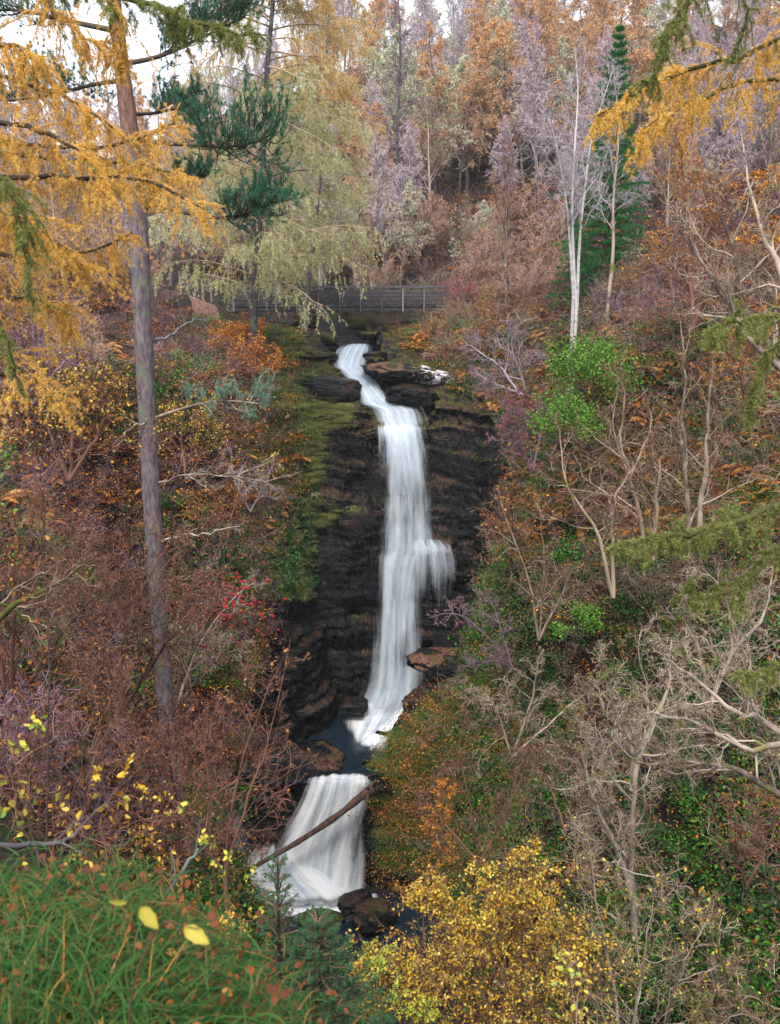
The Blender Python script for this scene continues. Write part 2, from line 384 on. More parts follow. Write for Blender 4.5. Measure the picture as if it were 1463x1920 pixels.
def rock_mat(name='rock_mat', tan=.26, moss_lo=.58, white=0.0, obj=False):
    m, nt, out = newmat(name)
    g = nt.nodes.new('ShaderNodeNewGeometry'); mp = nt.nodes.new('ShaderNodeMapping')
    mp.inputs['Rotation'].default_value = (0, R(7), 0); mp.inputs['Scale'].default_value = (.45, .45, 6.0)
    nt.links.new(g.outputs['Position'], mp.inputs[0])
    st = node(nt, 'ShaderNodeTexNoise', Scale=1.6, Detail=7.0, Roughness=.7, Distortion=.6); nt.links.new(mp.outputs[0], st.inputs['Vector'])
    nb = node(nt, 'ShaderNodeTexNoise', Scale=.6, Detail=6.0); nt.links.new(g.outputs['Position'], nb.inputs['Vector'])
    nf = node(nt, 'ShaderNodeTexNoise', Scale=7.0, Detail=5.0, Roughness=.7); nt.links.new(g.outputs['Position'], nf.inputs['Vector'])
    base = ramp(nt, st.outputs[0], [(.4, (.001, .0013, .002)), (.52, (.003, .004, .006)), (.6, (.014, .014, .017)), (.66, (.05, .042, .04)), (.74, (.16, .12, .10))])
    sx = nt.nodes.new('ShaderNodeSeparateXYZ'); nt.links.new(g.outputs['Normal'], sx.inputs[0])
    upf = sx.outputs[2]
    # iron-brown on ledge tops
    tmul = node(nt, 'ShaderNodeMath', operation='MULTIPLY'); nt.links.new(upf, tmul.inputs[0])
    tr = ramp(nt, nb.outputs[0], [(.38, (0, 0, 0)), (.6, (1, 1, 1))]); nt.links.new(tr, tmul.inputs[1])
    tm2 = ramp(nt, tmul.outputs[0], [(.25, (0, 0, 0)), (.6, (tan * 1.4,) * 3)])
    tanc = ramp(nt, nf.outputs[0], [(.35, (.03, .016, .012)), (.55, (.15, .07, .04)), (.72, (.32, .2, .14))])
    c = mix(nt, tm2, base, tanc)
    # moss
    ns = node(nt, 'ShaderNodeTexNoise', Scale=1.1, Detail=7.0, Roughness=.7); mp2 = nt.nodes.new('ShaderNodeMapping'); mp2.inputs['Location'].default_value = (3, 8, 1)
    nt.links.new(g.outputs['Position'], mp2.inputs[0]); nt.links.new(mp2.outputs[0], ns.inputs['Vector'])
    mm = node(nt, 'ShaderNodeMath', operation='MULTIPLY_ADD'); nt.links.new(upf, mm.inputs[0]); mm.inputs[1].default_value = .22; nt.links.new(ns.outputs[0], mm.inputs[2])
    # dry side of the cliff (away from the water) carries more moss
    sp = nt.nodes.new('ShaderNodeSeparateXYZ'); nt.links.new(g.outputs['Position'], sp.inputs[0])
    mr = node(nt, 'ShaderNodeMapRange'); nt.links.new(sp.outputs[0], mr.inputs[0]); mr.inputs[1].default_value = -2.0; mr.inputs[2].default_value = -5.5; mr.inputs[3].default_value = 0; mr.inputs[4].default_value = .045
    mr2 = node(nt, 'ShaderNodeMapRange'); nt.links.new(sp.outputs[2], mr2.inputs[0]); mr2.inputs[1].default_value = -20; mr2.inputs[2].default_value = -10; mr2.inputs[3].default_value = -.1; mr2.inputs[4].default_value = -.005
    a2 = node(nt, 'ShaderNodeMath', operation='ADD'); nt.links.new(mr.outputs[0], a2.inputs[0]); nt.links.new(mr2.outputs[0], a2.inputs[1])
    a3 = node(nt, 'ShaderNodeMath', operation='ADD'); nt.links.new(mm.outputs[0], a3.inputs[0]); nt.links.new(a2.outputs[0], a3.inputs[1])
    mf = ramp(nt, a3.outputs[0], [(moss_lo + .06, (0, 0, 0)), (moss_lo + .14, (1, 1, 1))])
    mossc = ramp(nt, nf.outputs[0], [(.3, (.006, .009, .002)), (.45, (.025, .028, .006)), (.58, (.075, .07, .014)), (.66, (.13, .1, .02)), (.78, (.2, .09, .025))])
    c = mix(nt, mf, c, mossc)
    if white:
        wv = node(nt, 'ShaderNodeTexVoronoi', Scale=1.6); nw = node(nt, 'ShaderNodeTexNoise', Scale=2.6, Detail=6.0, Roughness=.75)
        nt.links.new(g.outputs['Position'], nw.inputs['Vector'])
        gx = node(nt, 'ShaderNodeMapRange'); nt.links.new(sp.outputs[0], gx.inputs[0]); gx.inputs[1].default_value = .6; gx.inputs[2].default_value = 1.9; gx.inputs[3].default_value = -.2; gx.inputs[4].default_value = .06
        aw = node(nt, 'ShaderNodeMath', operation='ADD'); nt.links.new(nw.outputs[0], aw.inputs[0]); nt.links.new(gx.outputs[0], aw.inputs[1])
        c = mix(nt, ramp(nt, aw.outputs[0], [(.55, (0, 0, 0)), (.57, (1, 1, 1))]), c, (.62, .6, .62))
    p = node(nt, 'ShaderNodeBsdfPrincipled'); nt.links.new(c, p.inputs['Base Color']); p.inputs['Specular IOR Level'].default_value = .22
    rr = ramp(nt, nf.outputs[0], [(.35, (.14,) * 3), (.6, (.5,) * 3)])
    rr2 = mix(nt, mf, rr, (.95, .95, .95)); nt.links.new(rr2, p.inputs['Roughness'])
    cb = mix(nt, (.35), st.outputs[0], nf.outputs[0])
    b = node(nt, 'ShaderNodeBump', Strength=1.0, Distance=.2); nt.links.new(cb, b.inputs['Height']); nt.links.new(b.outputs[0], p.inputs['Normal'])
    nt.links.new(p.outputs[0], out.inputs[0]); return m
MAT_GROUND, MAT_ROCK = ground_mat(), rock_mat()

# ================================================================ terrain sheet: columns in x, each resampled along its own profile
def cracks(q, x, y, th, A, seed):
    i = np.floor(q / th); f = q / th - i
    ii = i.astype(np.int64); h0 = .45 * _h(ii, 0, 0, seed) + .3 * _h(ii, np.floor(x / (th * 4 + 1.6) + 7 * _h(ii, 0, 0, seed + 5) + .3 * f).astype(np.int64), 0, seed) + .3 * (.5 + .5 * vnoise(x * .9 / (th + .5), y * .9 / (th + .5), i * 3.1, seed + 9))
    lip = .75 * h0 + .25 * f ** 2
    return A * lip * (1 - .55 * np.exp(-(f / .09) ** 2))
def build_terrain():
    xs = np.concatenate([-np.geomspace(170, 10.6, 70), np.linspace(-10.4, 9.6, 400), np.geomspace(9.8, 170, 75)])
    yf = np.concatenate([np.linspace(-12, 30, 500), np.linspace(30.02, 62, 3200), np.linspace(62.1, 200, 500), np.geomspace(202, 1500, 60)])
    wt = np.where(yf < 6, 1.4, np.where(yf < 33, .35, np.where(yf < 56, 1.0, np.where(yf < 62, .6, .16)))) 
    wt = np.where(yf > 200, .02, wt)
    M = 1050
    G = np.zeros((len(xs), M, 3)); t = np.linspace(0, 1, M)
    for c, x in enumerate(xs):
        z = H(x, yf)
        ds = np.hypot(np.diff(yf), np.diff(z)) * wt[1:]
        s = np.concatenate([[0], np.cumsum(ds)]); s /= s[-1]
        # sides share one parametrisation far out so columns do not shear
        G[c, :, 0] = x; G[c, :, 1] = np.interp(t, s, yf); G[c, :, 2] = np.interp(t, s, z)
    # soften shear between neighbouring columns: blend y parametrisation across x
    N = np.cross(np.gradient(G, axis=0), np.gradient(G, axis=1)); N = unit(N); N *= np.sign(N[..., 2:3] + 1e-9)
    X, Y, Z = G[..., 0], G[..., 1], G[..., 2]
    rockm = sstep(33.5, 35.5, Y) * (1 - sstep(56, 60, Y)) * sstep(-9.6, -7.6, X) * (1 - sstep(6.2, 8.2, X))
    steep = 1 - np.clip(N[..., 2], 0, 1) ** 2
    q = Z + .16 * X * np.where(Z > -14, 1, .4) + .5 * fbm(X * .25, Y * .25, Z * .1, 3, 31)
    d = cracks(q, X, Y, 1.7, .8, 3) + cracks(q + .3, X, Y, .5, .5, 4) + cracks(q + .1, X, Y, .19, .26, 5) + cracks(q + .05, X, Y, .08, .12, 6) + .7 * fbm(X * .6, Y * .6, Z * .6, 4, 77)
    cxw = np.interp(Y, [30, 36, 43, 47], [-3, -2.3, .3, .5])
    near = np.exp(-((X - cxw) / 1.9) ** 2)
    Hn = N.copy(); Hn[..., 2] = 0; Hn = Hn
    off = np.minimum(d - 1.05 - .4 * near, .35); wm = sstep(-2.4, -1.1, X) * (1 - sstep(3.4, 4.6, X)) * sstep(41.5, 43, Y) * (1 - sstep(47.6, 48.6, Y)); off = (off * (1 - wm) + wm * np.minimum(off, -.12)) * rockm * steep
    G = G + Hn * off[..., None]
    # terraces on the flatter shelves
    qt = Z + .12 * X + .25 * fbm(X * .5, Y * .5, 1.0, 3, 61)
    stp = .3; ff = qt / stp - np.floor(qt / stp); tz = (np.floor(qt / stp) + sstep(.78, 1, ff)) * stp
    bed = (np.abs(X - np.interp(Y, CHY, CHX)) < np.interp(Y, CHY, CHW)) & (Y > 46.5)
    G[..., 2] += np.where(bed | (Z < -24.8), 0, (tz - qt) * .8 * rockm * (1 - steep) * (Y > 36))
    n, mm = G.shape[:2]
    i, j = np.meshgrid(np.arange(n - 1), np.arange(mm - 1), indexing='ij')
    Q = np.stack([i * mm + j, (i + 1) * mm + j, (i + 1) * mm + j + 1, i * mm + j + 1], -1).reshape(-1, 4)
    rm = (rockm[:-1, :-1] > .35 + .3 * fbm(X * .4, Y * .4, Z * .4, 4, 5)[:-1, :-1]).reshape(-1)
    for nm, sel, mat in (('ground', ~rm, MAT_GROUND), ('rock_cliff', rm, MAT_ROCK)):
        qq = Q[sel]; used = np.zeros(n * mm, bool); used[qq.ravel()] = True; idx = np.cumsum(used) - 1
        mb = MB(); mb.add(G.reshape(-1, 3)[used], Q=idx[qq]); o = mb.build(nm, mat); o['kind'] = 'structure'
build_terrain()

# ================================================================ water
def water_fall_mat(name, seed, dens=.5, edge=.34, streak=11.0, froth=0):
    """long-exposure falling water: milky threads with gaps; uv.x across 0..1, uv.y metres along the flow"""
    m, nt, out = newmat(name)
    uv = nt.nodes.new('ShaderNodeUVMap'); uv.uv_map = 'flow'
    sx = nt.nodes.new('ShaderNodeSeparateXYZ'); nt.links.new(uv.outputs[0], sx.inputs[0])
    mp = nt.nodes.new('ShaderNodeMapping'); mp.inputs['Scale'].default_value = (streak, .16, 1); mp.inputs['Location'].default_value = (seed * 3.1, seed, seed)
    nt.links.new(uv.outputs[0], mp.inputs[0])
    n1 = node(nt, 'ShaderNodeTexNoise', Scale=1.0, Detail=6.0, Roughness=.62); nt.links.new(mp.outputs[0], n1.inputs['Vector'])
    mp2 = nt.nodes.new('ShaderNodeMapping'); mp2.inputs['Scale'].default_value = (3, .35, 1); mp2.inputs['Location'].default_value = (seed, seed * 5, 2)
    nt.links.new(uv.outputs[0], mp2.inputs[0])
    n2 = node(nt, 'ShaderNodeTexNoise', Scale=1.0, Detail=3.0); nt.links.new(mp2.outputs[0], n2.inputs['Vector'])
    # distance from the sheet's edge
    a = node(nt, 'ShaderNodeMath', operation='PINGPONG'); nt.links.new(sx.outputs[0], a.inputs[0]); a.inputs[1].default_value = .5
    e = node(nt, 'ShaderNodeMapRange'); nt.links.new(a.outputs[0], e.inputs[0]); e.inputs[1].default_value = 0; e.inputs[2].default_value = edge; e.inputs[3].default_value = -.95; e.inputs[4].default_value = .0
    s1 = node(nt, 'ShaderNodeMath', operation='MULTIPLY_ADD'); nt.links.new(n1.outputs[0], s1.inputs[0]); s1.inputs[1].default_value = 1.5; nt.links.new(e.outputs[0], s1.inputs[2])
    s2 = node(nt, 'ShaderNodeMath', operation='MULTIPLY_ADD'); nt.links.new(n2.outputs[0], s2.inputs[0]); s2.inputs[1].default_value = .9; nt.links.new(s1.outputs[0], s2.inputs[2])
    at_ = node(nt, 'ShaderNodeAttribute', attribute_name='rnd')     # how much water there is here
    s3 = node(nt, 'ShaderNodeMath', operation='ADD'); nt.links.new(s2.outputs[0], s3.inputs[0]); nt.links.new(at_.outputs['Fac'], s3.inputs[1])
    al = node(nt, 'ShaderNodeMapRange'); nt.links.new(s3.outputs[0], al.inputs[0]); al.inputs[1].default_value = 1.35 - dens * .5; al.inputs[2].default_value = 2.25 - dens * .5
    al.interpolation_type = 'SMOOTHSTEP'; al.inputs[4].default_value = .9
    col = ramp(nt, n1.outputs[0], [(.3, (.54, .66, .8)), (.5, (.7, .79, .88)), (.7, (.85, .89, .94))] if not froth else [(.35, (.62, .72, .83)), (.5, (.86, .89, .93)), (.62, (.95, .96, .97))])  # second ramp: froth, painted whiter to make up for shade deep in the gorge
    df = nt.nodes.new('ShaderNodeBsdfDiffuse'); nt.links.new(col, df.inputs[0])
    tl = nt.nodes.new('ShaderNodeBsdfTranslucent'); nt.links.new(col, tl.inputs[0])
    m1 = nt.nodes.new('ShaderNodeMixShader'); m1.inputs[0].default_value = .45; nt.links.new(df.outputs[0], m1.inputs[1]); nt.links.new(tl.outputs[0], m1.inputs[2])
    tr = nt.nodes.new('ShaderNodeBsdfTransparent'); m2 = nt.nodes.new('ShaderNodeMixShader')
    nt.links.new(al.outputs[0], m2.inputs[0]); nt.links.new(tr.outputs[0], m2.inputs[1]); nt.links.new(m1.outputs[0], m2.inputs[2]); nt.links.new(m2.outputs[0], out.inputs[0])
    return m
def fall_sheet(mb, uvs, rows, k, n, bulge, back, amount=.0, rip=.05, seed=0, wob=0.0, mat=0, rfade=0.0):
    """rows: (py, left px, right px, Y[, amount]); lofted curtain, n columns, k rows, convex towards the viewer"""
    a = np.array([r[:4] for r in rows], float); am = np.array([r[4] if len(r) > 4 else 0 for r in rows], float)
    u = np.arange(len(a)); ui = np.linspace(0, len(a) - 1, k)
    py, l, r, Y = (smooth_line(np.stack([a[:, c], a[:, c], a[:, c]], 1), k)[:, 0] for c in range(4)); am = np.interp(ui, u, am)
    s = np.linspace(0, 1, n)
    wv = wob * vnoise(np.linspace(0, 9, k), seed * 7.7)
    PX = l[:, None] + (r - l)[:, None] * s[None, :] + wv[:, None]; PY = np.repeat(py[:, None], n, 1)
    Yg = Y[:, None] - bulge * (1 - (2 * s[None, :] - 1) ** 2) + back
    P = at(PX, PY, Yg)
    dist = np.concatenate([[0], np.cumsum(np.linalg.norm(np.diff(P[:, n // 2], axis=0), axis=1))])
    w = np.linalg.norm(P[:, -1] - P[:, 0], axis=1)
    P[..., 1] -= rip * fbm(s[None, :] * 14 + seed, dist[:, None] * .25, seed * 1.0, 4, seed)
    i, j = np.meshgrid(np.arange(k - 1), np.arange(n - 1), indexing='ij'); b = i * n + j
    Q = np.stack([b, b + 1, b + n + 1, b + n], -1).reshape(-1, 4)
    mb.add(P.reshape(-1, 3), Q=Q, rnd=(am[:, None] - rfade * sstep(.45, 1, s)[None, :] * sstep(0, 1, dist / 2.5)[:, None]).ravel(), mat=mat)
    UV = np.stack([np.broadcast_to(s[None, :], (k, n)), np.broadcast_to(dist[:, None], (k, n))], -1).reshape(-1, 2)
    uvs.append(UV)
def sheet_obj(name, mb, uvs, mats, parent=None):
    o = mb.build(name, mats, parent); me = o.data
    UV = np.concatenate(uvs); l = me.uv_layers.new(name='flow'); vi = np.zeros(len(me.loops), np.int32); me.loops.foreach_get('vertex_index', vi)
    l.data.foreach_set('uv', UV[vi].astype(np.float32).ravel()); return o
WM = [water_fall_mat('falling_water_a', 1, .8), water_fall_mat('falling_water_b', 2, .7, streak=12.0), water_fall_mat('falling_water_c', 3, 1.45, .3), water_fall_mat('thin_water', 5, .12, .3, 16.0), water_fall_mat('water_mist', 8, -.1, .5, 2.0), water_fall_mat('lit_froth_a', 9, 1.0, .2, 9.0, 1), water_fall_mat('lit_froth_b', 12, 1.6, .25, 12.0, 1)]
mb, uvs = MB(), []
cascade = [(641, 650, 700, 53.6, -.9), (646, 642, 702, 53.3, -.1), (654, 630, 702, 52.8, .1), (672, 620, 696, 52.0, .1), (688, 622, 686, 51.2, .25), (697, 634, 690, 50.9, .35), (722, 660, 710, 50, .35), (742, 672, 726, 49.3, .3), (756, 666, 756, 48.8, .1), (766, 684, 792, 48.3, .05), (790, 696, 802, 47.7, .1), (806, 702, 806, 47.3, -.3), (830, 705, 808, 46.7, -2.4)]
low_ = 0
def inset(rows, a, d=0): return [(r[0], r[1] + a, r[2] - a, r[3], (r[4] if len(r) > 4 else 0) + d) for r in rows]
fall_sheet(mb, uvs, inset(cascade, -3), 90, 26, .1, 0, rip=.06, seed=1, mat=2)
for L_, (mt, bk) in enumerate(((0, -.1), (1, -.2))): fall_sheet(mb, uvs, inset(cascade, -11), 90, 26, .12, bk, rip=.12, seed=L_ + 1, mat=mt)
main = [(776, 694, 800, 47.85, -2.4), (788, 698, 803, 47.6, -.5), (803, 702, 805, 47.2, .15), (830, 706, 810, 46.6, .1), (870, 707, 818, 46.1, .05), (920, 705, 826, 45.7, -.02), (980, 702, 833, 45.3, -.05), (1030, 699, 836, 45.0, -.0), (1050, 697, 818, 44.9, .1), (1100, 696, 804, 44.7, .1), (1200, 693, 803, 44.2, .05), (1270, 688, 802, 43.9, .12), (1310, 674, 802, 43.7, .2), (1335, 660, 798, 43.5, -.1), (1352, 655, 790, 43.3, -1.4)]
fall_sheet(mb, uvs, [(r[0], r[1] - np.interp(r[0], [790, 860], [1, 9]), r[2] + np.interp(r[0], [790, 900, 1000, 1060, 1100], [2, 6, 2, 8, 10]), r[3], r[4]) for r in main], 240, 60, .35, .25, rip=.06, seed=11, mat=2, rfade=.15)
for L_, (mt, bk, ins) in enumerate(((0, 0, -14), (1, -.25, -18), (0, -.45, -24))): fall_sheet(mb, uvs, inset(main, ins, -.05 * L_), 240, 60, .5, bk, rip=.07, seed=L_ + 12, mat=mt, rfade=.22)
side = [(1002, 752, 846, 44.9, -1.2), (1012, 742, 864, 44.65, -.2), (1030, 738, 878, 44.4, .1), (1060, 738, 886, 44.25, .0), (1100, 736, 888, 44.1, -.12), (1150, 740, 884, 44.0, -.3), (1200, 745, 878, 43.9, -.5), (1250, 750, 870, 43.8, -1.0)]
fall_sheet(mb, uvs, side, 90, 50, .3, -.1, rip=.12, seed=21, mat=1); fall_sheet(mb, uvs, inset(side, -4, .3), 90, 50, .25, .1, rip=.12, seed=22, mat=3)
fall_sheet(mb, uvs, [(1002, 755, 846, 44.95, -1), (1013, 744, 865, 44.7, .0), (1030, 748, 878, 44.5, .1), (1065, 744, 888, 44.3, -.7)], 30, 40, .3, -.15, rip=.1, seed=23, mat=1)
fall_sheet(mb, uvs, [(762, 778, 800, 47.5, .1), (780, 788, 806, 47.0, .1), (800, 796, 810, 46.8, .0), (838, 800, 813, 46.6, -.3)], 24, 8, .05, -.3, seed=31, mat=3)
fall_sheet(mb, uvs, [(1036, 892, 905, 43.9, .0), (1075, 898, 912, 43.7, -.3)], 12, 6, .05, -.2, seed=33, mat=3)
low = [(1443, 594, 686, 38.3, -2.4), (1452, 586, 690, 38.0, -.3), (1458, 584, 690, 37.8, .3), (1466, 580, 692, 37.5, .3), (1490, 570, 690, 37.2, .1), (1530, 548, 687, 36.9, .05), (1570, 521, 684, 36.7, .05), (1610, 500, 682, 36.5, .2), (1650, 488, 678, 36.2, .4), (1690, 480, 674, 35.8, .6), (1710, 480, 670, 35.5, -1.5)]
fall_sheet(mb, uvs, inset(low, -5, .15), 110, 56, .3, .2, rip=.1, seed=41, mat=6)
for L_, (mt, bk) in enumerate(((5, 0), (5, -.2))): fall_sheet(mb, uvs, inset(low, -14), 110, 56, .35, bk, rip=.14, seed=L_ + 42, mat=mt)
foam = [(1566, 500, 560, 37.1, -1.5), (1592, 462, 575, 36.7, .1), (1620, 440, 600, 36.4, .35), (1650, 440, 640, 36.0, .4), (1680, 470, 672, 35.5, .4), (1712, 520, 668, 34.9, -2)]
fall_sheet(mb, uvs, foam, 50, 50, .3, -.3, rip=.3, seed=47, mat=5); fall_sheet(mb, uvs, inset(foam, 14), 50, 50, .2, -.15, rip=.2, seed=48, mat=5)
fall_sheet(mb, uvs, [(1480, 449, 463, 38.0, -.3), (1500, 446, 462, 37.9, .1), (1530, 440, 460, 37.7, .1), (1560, 424, 466, 37.3, .1), (1600, 420, 486, 36.9, .0)], 30, 14, .1, -.1, seed=51, mat=0)
for L_ in range(3): fall_sheet(mb, uvs, [(1200, 670, 830, 43.9 - .3 * L_, -.6), (1260, 655, 825, 43.6 - .3 * L_, -.35), (1310, 640, 815, 43.2 - .3 * L_, -.05), (1350, 630, 790, 42.8 - .3 * L_, -.1), (1385, 630, 750, 42.2 - .3 * L_, -.6)], 40, 30, .5, 0, rip=.1, seed=61 + L_, mat=4)
fall_sheet(mb, uvs, [(1010, 740, 900, 44.2, -.6), (1080, 735, 905, 44.0, -.32), (1160, 735, 900, 43.9, -.3), (1240, 735, 890, 43.7, -.55)], 40, 30, .3, 0, rip=.1, seed=66, mat=4)
for L_ in range(2): fall_sheet(mb, uvs, [(1540, 440, 700, 36.2 - .4 * L_, -.7), (1600, 425, 710, 35.9 - .4 * L_, -.3), (1660, 430, 705, 35.4 - .4 * L_, .0), (1715, 450, 690, 34.9 - .4 * L_, -.5)], 40, 30, .5, 0, rip=.1, seed=71 + L_, mat=4)
def flat_y(py, z): v = (960 - py) / F; return z * (CP + v * SP) / (-SP + v * CP)
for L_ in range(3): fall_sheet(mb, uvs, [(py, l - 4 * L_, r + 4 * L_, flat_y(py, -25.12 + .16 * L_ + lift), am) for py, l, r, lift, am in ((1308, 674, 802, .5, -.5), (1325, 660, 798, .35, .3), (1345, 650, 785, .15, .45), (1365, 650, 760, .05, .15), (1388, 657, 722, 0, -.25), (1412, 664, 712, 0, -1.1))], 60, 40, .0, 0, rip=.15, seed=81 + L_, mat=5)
fo = sheet_obj('waterfall', mb, uvs, WM); fo['kind'] = 'structure'

def pool_mat():
    m, nt, out = newmat('pool_water')
    g = nt.nodes.new('ShaderNodeNewGeometry')
    def blob(cx, cy, cz, rx, ry, st):
        mp = nt.nodes.new('ShaderNodeMapping'); mp.vector_type = 'TEXTURE'; mp.inputs['Location'].default_value = (cx, cy, cz); mp.inputs['Scale'].default_value = (rx, ry, 2.0)
        nt.links.new(g.outputs['Position'], mp.inputs[0]); l = node(nt, 'ShaderNodeVectorMath', operation='LENGTH'); nt.links.new(mp.outputs[0], l.inputs[0])
        r = node(nt, 'ShaderNodeMapRange'); nt.links.new(l.outputs['Value'], r.inputs[0]); r.inputs[1].default_value = 1.0; r.inputs[2].default_value = .3; r.inputs[3].default_value = -.25; r.inputs[4].default_value = st
        r.interpolation_type = 'SMOOTHSTEP'; return r.outputs[0]
    n = node(nt, 'ShaderNodeTexNoise', Scale=2.2, Detail=6.0, Roughness=.6)
    # foam is drawn out away from the foot of the fall
    sb = node(nt, 'ShaderNodeVectorMath', operation='SUBTRACT'); nt.links.new(g.outputs['Position'], sb.inputs[0]); sb.inputs[1].default_value = (.2, 43.9, -25)
    s3 = nt.nodes.new('ShaderNodeSeparateXYZ'); nt.links.new(sb.outputs[0], s3.inputs[0])
    an = node(nt, 'ShaderNodeMath', operation='ARCTAN2'); nt.links.new(s3.outputs[0], an.inputs[0]); nt.links.new(s3.outputs[1], an.inputs[1])
    ln = node(nt, 'ShaderNodeVectorMath', operation='LENGTH'); nt.links.new(sb.outputs[0], ln.inputs[0])
    cb = nt.nodes.new('ShaderNodeCombineXYZ'); am = node(nt, 'ShaderNodeMath', operation='MULTIPLY'); nt.links.new(an.outputs[0], am.inputs[0]); am.inputs[1].default_value = 5.0
    lm = node(nt, 'ShaderNodeMath', operation='MULTIPLY'); nt.links.new(ln.outputs['Value'], lm.inputs[0]); lm.inputs[1].default_value = .5
    nt.links.new(am.outputs[0], cb.inputs[0]); nt.links.new(lm.outputs[0], cb.inputs[1]); nt.links.new(cb.outputs[0], n.inputs['Vector'])
    b1 = blob(.1, 43.6, -25, 3.1, 2.7, .95); b2 = blob(-3.4, 35.8, -31, 4.2, 1.9, .9); b3 = blob(-.5, 41.9, -25, 2.2, 2.6, .5)
    mx = node(nt, 'ShaderNodeMath', operation='MAXIMUM'); nt.links.new(b1, mx.inputs[0]); nt.links.new(b2, mx.inputs[1])
    m4 = node(nt, 'ShaderNodeMath', operation='MAXIMUM'); nt.links.new(mx.outputs[0], m4.inputs[0]); nt.links.new(b3, m4.inputs[1])
    ad = node(nt, 'ShaderNodeMath', operation='MULTIPLY_ADD'); nt.links.new(n.outputs[0], ad.inputs[0]); ad.inputs[1].default_value = .9; nt.links.new(m4.outputs[0], ad.inputs[2])
    f = ramp(nt, ad.outputs[0], [(.52, (0, 0, 0)), (1.0, (1, 1, 1))])
    n5 = node(nt, 'ShaderNodeTexNoise', Scale=3.0, Detail=5.0); nt.links.new(g.outputs['Position'], n5.inputs['Vector'])
    p = node(nt, 'ShaderNodeBsdfPrincipled', Roughness=.16); p.inputs['Base Color'].default_value = (.008, .016, .026, 1)
    bm = node(nt, 'ShaderNodeBump', Strength=.35, Distance=.08); nt.links.new(n5.outputs[0], bm.inputs['Height']); nt.links.new(bm.outputs[0], p.inputs['Normal'])
    d = nt.nodes.new('ShaderNodeBsdfDiffuse'); d.inputs[0].default_value = (.82, .86, .92, 1)
    ms = nt.nodes.new('ShaderNodeMixShader'); nt.links.new(f, ms.inputs[0]); nt.links.new(p.outputs[0], ms.inputs[1]); nt.links.new(d.outputs[0], ms.inputs[2]); nt.links.new(ms.outputs[0], out.inputs[0])
    return m
MAT_POOL = pool_mat()
def sheet_grid(name, xs, ys, zf, mat):
    X, Y = np.meshgrid(xs, ys, indexing='ij'); Z = zf(X, Y); n, k = X.shape
    i, j = np.meshgrid(np.arange(n - 1), np.arange(k - 1), indexing='ij'); b = i * k + j
    mb = MB(); mb.add(np.stack([X, Y, Z], -1), Q=np.stack([b, b + k, b + k + 1, b + 1], -1).reshape(-1, 4)); o = mb.build(name, mat); o['kind'] = 'structure'; return o
sheet_grid('plunge_pool_water', np.linspace(-6.5, 4, 60), np.linspace(37.4, 45, 60), lambda X, Y: -25.22 + .04 * vnoise(X * 2, Y * 2) - .12 * sstep(38.2, 37.5, Y), MAT_POOL)
sheet_grid('gorge_river_water', np.linspace(-11, 12, 60), np.linspace(5, 38.4, 80), lambda X, Y: -30.9 + .05 * vnoise(X, Y) , MAT_POOL)
# upper stream, following its bed
k = 90; yy = np.linspace(53.0, 67, k); s = np.linspace(-1, 1, 12)
X = np.interp(yy, CHY, CHX)[:, None] + (np.interp(yy, CHY, CHW)[:, None] + .35) * s[None, :]
Z = (np.interp(yy, CHY, CHZ) - .02)[:, None] + .06 * fbm(X, yy[:, None] * 1.0, 2, 3) + 0 * X
b = (np.arange(k - 1)[:, None] * 12 + np.arange(11)[None, :]).reshape(-1)
mb = MB(); mb.add(np.stack([X, np.repeat(yy[:, None], 12, 1), Z], -1), Q=np.stack([b, b + 1, b + 13, b + 12], -1)); o = mb.build('stream_water', MAT_POOL); o['kind'] = 'structure'

# ---------------------------------------------------------------- misty air
hz = MB(); x0, x1, y0, y1, z0, z1 = -400, 400, -30, 1520, -60, 130
V = np.array([[x, y, z] for z in (z0, z1) for y in (y0, y1) for x in (x0, x1)], float)
hz.add(V, Q=[[0, 2, 3, 1], [4, 5, 7, 6], [0, 1, 5, 4], [2, 6, 7, 3], [0, 4, 6, 2], [1, 3, 7, 5]])
m, nt, out = newmat('misty_air'); pv = nt.nodes.new('ShaderNodeVolumePrincipled'); pv.inputs['Color'].default_value = (.93, .93, .96, 1); pv.inputs['Density'].default_value = .0003; pv.inputs['Anisotropy'].default_value = .1
nt.links.new(pv.outputs[0], out.inputs['Volume']); o = hz.build('haze', m, smooth=False); o['kind'] = 'stuff'
# ================================================================ plant materials
TWIG_BROWN = bark_mat('twig_brown', (.03, .016, .012), (.24, .13, .085), scale=5, bump=0)
TWIG_PURPLE = bark_mat('twig_purple', (.08, .05, .065), (.3, .2, .24), scale=5, bump=0)
TWIG_TAN = bark_mat('twig_tan', (.12, .08, .055), (.42, .32, .23), (.2, .2, .06), scale=4, bump=0, f3=.58)
TWIG_RED = bark_mat('twig_red', (.07, .035, .025), (.24, .12, .085), scale=5, bump=0)
PALE_BARK = bark_mat('pale_bark', (.09, .065, .05), (.44, .36, .28), (.18, .17, .06), scale=6, bump=.2, f3=.6)
WHITE_BARK = bark_mat('white_birch_bark', (.28, .26, .26), (.6, .57, .55), (.08, .07, .07), scale=3, stretch=.4, bump=.2, f3=.62)
WHITE_TWIG = bark_mat('pale_twig', (.22, .18, .2), (.5, .44, .47), scale=3, bump=0)
GREY_BARK = bark_mat('grey_bark', (.05, .045, .05), (.16, .14, .15), (.12, .14, .1), scale=7, bump=.6)
DARK_BARK = bark_mat('dark_bark', (.025, .02, .018), (.09, .065, .05), (.09, .1, .03), scale=7, bump=.5, f3=.57)
MOSS_BARK = bark_mat('mossy_bark', (.02, .022, .007), (.085, .085, .02), (.05, .035, .025), scale=6, bump=.3, f3=.62)
